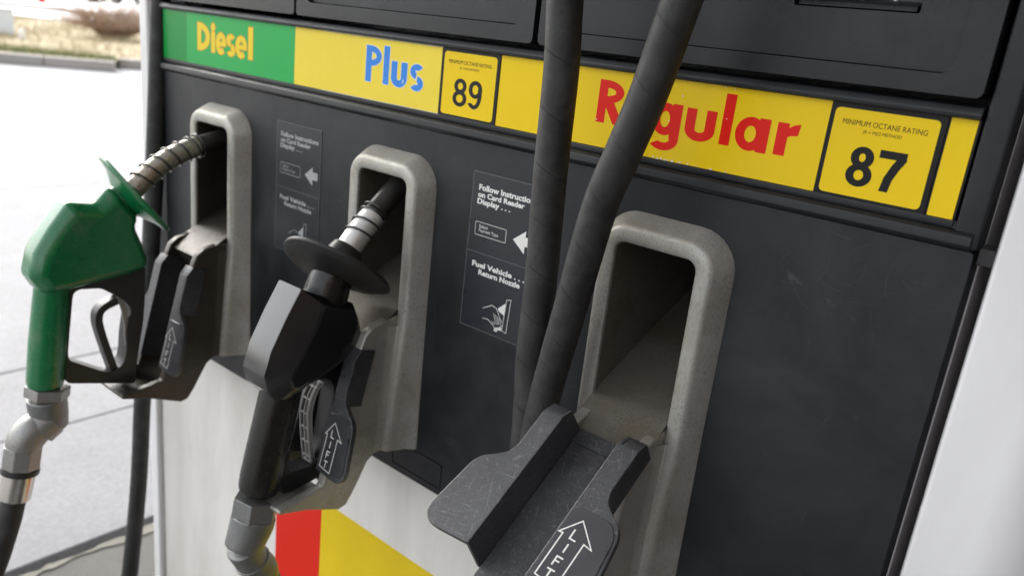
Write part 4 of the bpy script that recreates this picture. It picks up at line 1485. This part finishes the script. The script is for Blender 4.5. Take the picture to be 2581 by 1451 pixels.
N2 = dict(
    body=[(110, -252), (133, -241), (150, -269), (167, -301), (174, -325), (170, -342), (158, -356), (146, -357.5), (124, -346), (92, -333), (63, -322), (57, -306), (58, -297), (62, -280), (67, -268), (88, -262)],
    body_side=[(106, -262), (114, -258), (124, -281), (140, -306), (152, -323), (154, -332), (150, -343), (141, -348), (122, -341), (92, -331), (66, -319), (61, -306), (62, -297), (66, -283), (71, -273), (88, -269)],
    w_in=18.5, w_out=28, bev=1.3, deg=24,
    neck=[(97, -292), (90, -266), (82, -243), (75, -231)], neck_r=[25, 24, 22.5, 20], neck_m=M['gripblack'],
    guard_c=(74, -232.5), guard_ax=(-.58, .80), guard_x=-.14, guard_r=60, guard_h=24, bowl=True, wob=2.4, collar=((70, -224), (60.5, -212.5)),
    spout=[(68, -221), (60, -212), (48, -199), (35, -186.5), (19, -172), (3, -158), (-20, -140), (-45, -126)], spout_r=13.4, sleeve=.49, coil=(22, 60, 13.5), phase=.3,
    fr_out=[(146, -338), (64, -322), (65, -360), (68, -390), (74, -440), (84, -466), (104, -471), (143, -475), (146, -452), (141, -425), (134, -352)],
    fr_in=[(126, -358), (122, -352), (96, -350), (84, -356), (80, -368), (84, -395), (89, -430), (96, -446), (106, -452), (136, -449), (135, -425)], fr_w=11.5,
    rivet=(136, -462),
    grip=[(136, -336), (142, -362), (151, -400), (162, -445), (166.5, -466)], grip_r=[20.5, 21.5, 22, 21.8, 20.5], grip_m=M['gripblack'],
    trig=[(96, -357), (105, -370), (109.5, -388), (109, -408), (107, -428), (104, -450)], trig_t=9, ribbed=True,
    latch=[(90, -372), (85, -376), (86, -396), (91, -398)], pivot=(92, -362))
nz2 = nozzle(-210, N2, 'black nozzle hanging in the middle boot, spout in its silver sleeve', (M['nozblack'], M['guardblack'], M['framebl'], M['silver'], M['dsteel'], M['trigger']))
# ------------------------------------------------------------------ hoses with their swivels
def swivel(root, xc, d):
    P = lambda o, z, dx=0: (xc + dx, -o, z)
    bm = bmesh.new(); tube(bm, [P(*d['nut'][0]), P(*d['nut'][1])], d['nut_r'], 6, rot=d.get('nrot', .3)); bevel(bm, 1.4, 2, 30)
    nut = emit('hex_nut', bm, d['m'][0], root, deg=25)
    bm = bmesh.new()
    pa = catmull([P(*q) for q in d['upper']], 5); ra = np.interp(np.linspace(0, 1, len(pa)), np.linspace(0, 1, len(d['upper_r'])), d['upper_r'])
    tube(bm, pa, list(ra), 28); bevel(bm, 2, 2, 60)
    emit('swivel_body', bm, d['m'][1], root, deg=50)
    bm = bmesh.new()
    pa = catmull([P(*q) for q in d['lower']], 5); ra = np.interp(np.linspace(0, 1, len(pa)), np.linspace(0, 1, len(d['lower_r'])), d['lower_r'])
    tube(bm, pa, list(ra), 28); bevel(bm, 2, 2, 60)
    el = emit('swivel_elbow', bm, d['m'][0], root, deg=50)
    if 'band' in d:
        bm = bmesh.new(); tube(bm, [P(*q) for q in d['band']], d['band_r'], 28); bevel(bm, 1.6, 2, 50)
        emit('elbow_band', bm, d['m'][0], el, deg=40)
    bm = bmesh.new(); tube(bm, [P(*q) for q in d['hex']], d['hex_r'], 8); bevel(bm, 1.4, 2, 25); emit('coupling', bm, d['m'][0], root, deg=25)
    bm = bmesh.new(); tube(bm, [P(*q) for q in d['ring']], d['ring_r'], 28); bevel(bm, 1.2, 2, 50); emit('seal_ring', bm, M['framebl'], root, deg=40)
    bm = bmesh.new(); tube(bm, [P(*q) for q in d['ferr']], d['ferr_r'], 28); bevel(bm, .8, 2, 50); emit('ferrule', bm, M['ferrule'], root, deg=40)

def hose(path, r, label, per=10):
    bm = bmesh.new()
    pts = catmull(path, per)
    tube(bm, pts, r, 32, uv=True)
    return tag(emit('fuel_hose', bm, M['rubber'], deg=60), label, 'hose', 'fuel hoses on the dispenser')

xg = -546
h1 = hose([(xg, 286, -588), (xg, 296, -615), (xg - 4, 0, 0)][:0] or
          [(xg, -285.5, -586), (xg, -292, -612), (xg - 1, -306, -655), (xg - 6, -326, -720), (xg - 30, -330, -830), (xg - 75, -280, -930), (xg - 130, -190, -985),
           (xg - 170, -115, -985), (-723, -74, -940), (-723, -60, -860), (-723, -46, -740), (-723, -36, -600), (-718, -24, -420), (-718, -14, -290), (-718, -5, -160), (-718, 2, -40), (-718, 7, 60), (-718, 12, 300), (-718, 40, 520)],
          [14.0] * 70 + list(np.linspace(14.0, 12.8, 20)) + [12.8] * 30 + list(np.linspace(12.8, 14.6, 61)), 'black hose from the green nozzle, looping up along the left edge')
swivel(h1, xg, dict(nut=[(238.5, -450), (240.5, -464)], nut_r=25.5, m=(M['zinc'], M['zincd']),
    upper=[(241, -464), (240, -478), (236.5, -492), (230, -508)], upper_r=[22.5, 22.5, 20, 13],
    lower=[(236, -498), (247, -500), (258, -504), (267, -513), (271.5, -526)], lower_r=[15, 19.5, 21, 21, 20],
    band=[(238.5, -494), (254, -505)], band_r=22,
    hex=[(270.5, -521), (275.5, -548)], hex_r=22, ring=[(275.5, -548), (277, -555.5)], ring_r=21.5, ferr=[(277, -555), (285.6, -588)], ferr_r=18))
xk = -210
h2 = hose([(xk, -160, -640), (xk + 2, -160, -690), (xk + 30, -175, -800), (xk + 90, -170, -900), (xk + 160, -120, -930), (xk + 225, -70, -880), (40, -56, -760), (47, -55, -600), (48, -55, -450), (45, -55, -315), (41, -56, -252), (42, -58, -177),
           (44, -66, -90), (47, -73, -2), (45, -77, 55), (42, -80, 160), (38, -60, 380), (36, -10, 520)], 14.2, 'black hose hanging almost straight down left of the word Regular')
swivel(h2, xk, dict(nut=[(167, -471), (170.5, -493)], nut_r=24.5, m=(M['zincd'], M['zincd']),
    upper=[(170.5, -492), (173, -502), (178, -514), (184, -527.5)], upper_r=[23, 23, 21.5, 19.5],
    lower=[(184.5, -524), (177, -538), (169, -552), (161, -564), (158, -580)], lower_r=[17.6, 17.6, 18, 18, 17.5],
    band=[(172.5, -546), (170.5, -549.5)], band_r=19.2,
    hex=[(158.5, -577), (158, -600)], hex_r=21, ring=[(158, -598), (158, -604)], ring_r=20, ferr=[(158, -604), (160, -640)], ferr_r=17))
h3 = hose([(180, -420, -960), (130, -330, -985), (85, -200, -960), (58, -105, -840), (48, -72, -680), (46, -62, -520), (52, -58, -400), (60, -58, -300), (82, -66, -187), (102, -76, -100), (118, -80, -83 + 82 * .35), (132, -80, -8), (146, -80, 55), (166, -76, 150), (200, -50, 340), (220, -10, 520)],
          14.2, 'black hose slanting across the word Regular in front of the empty boot')
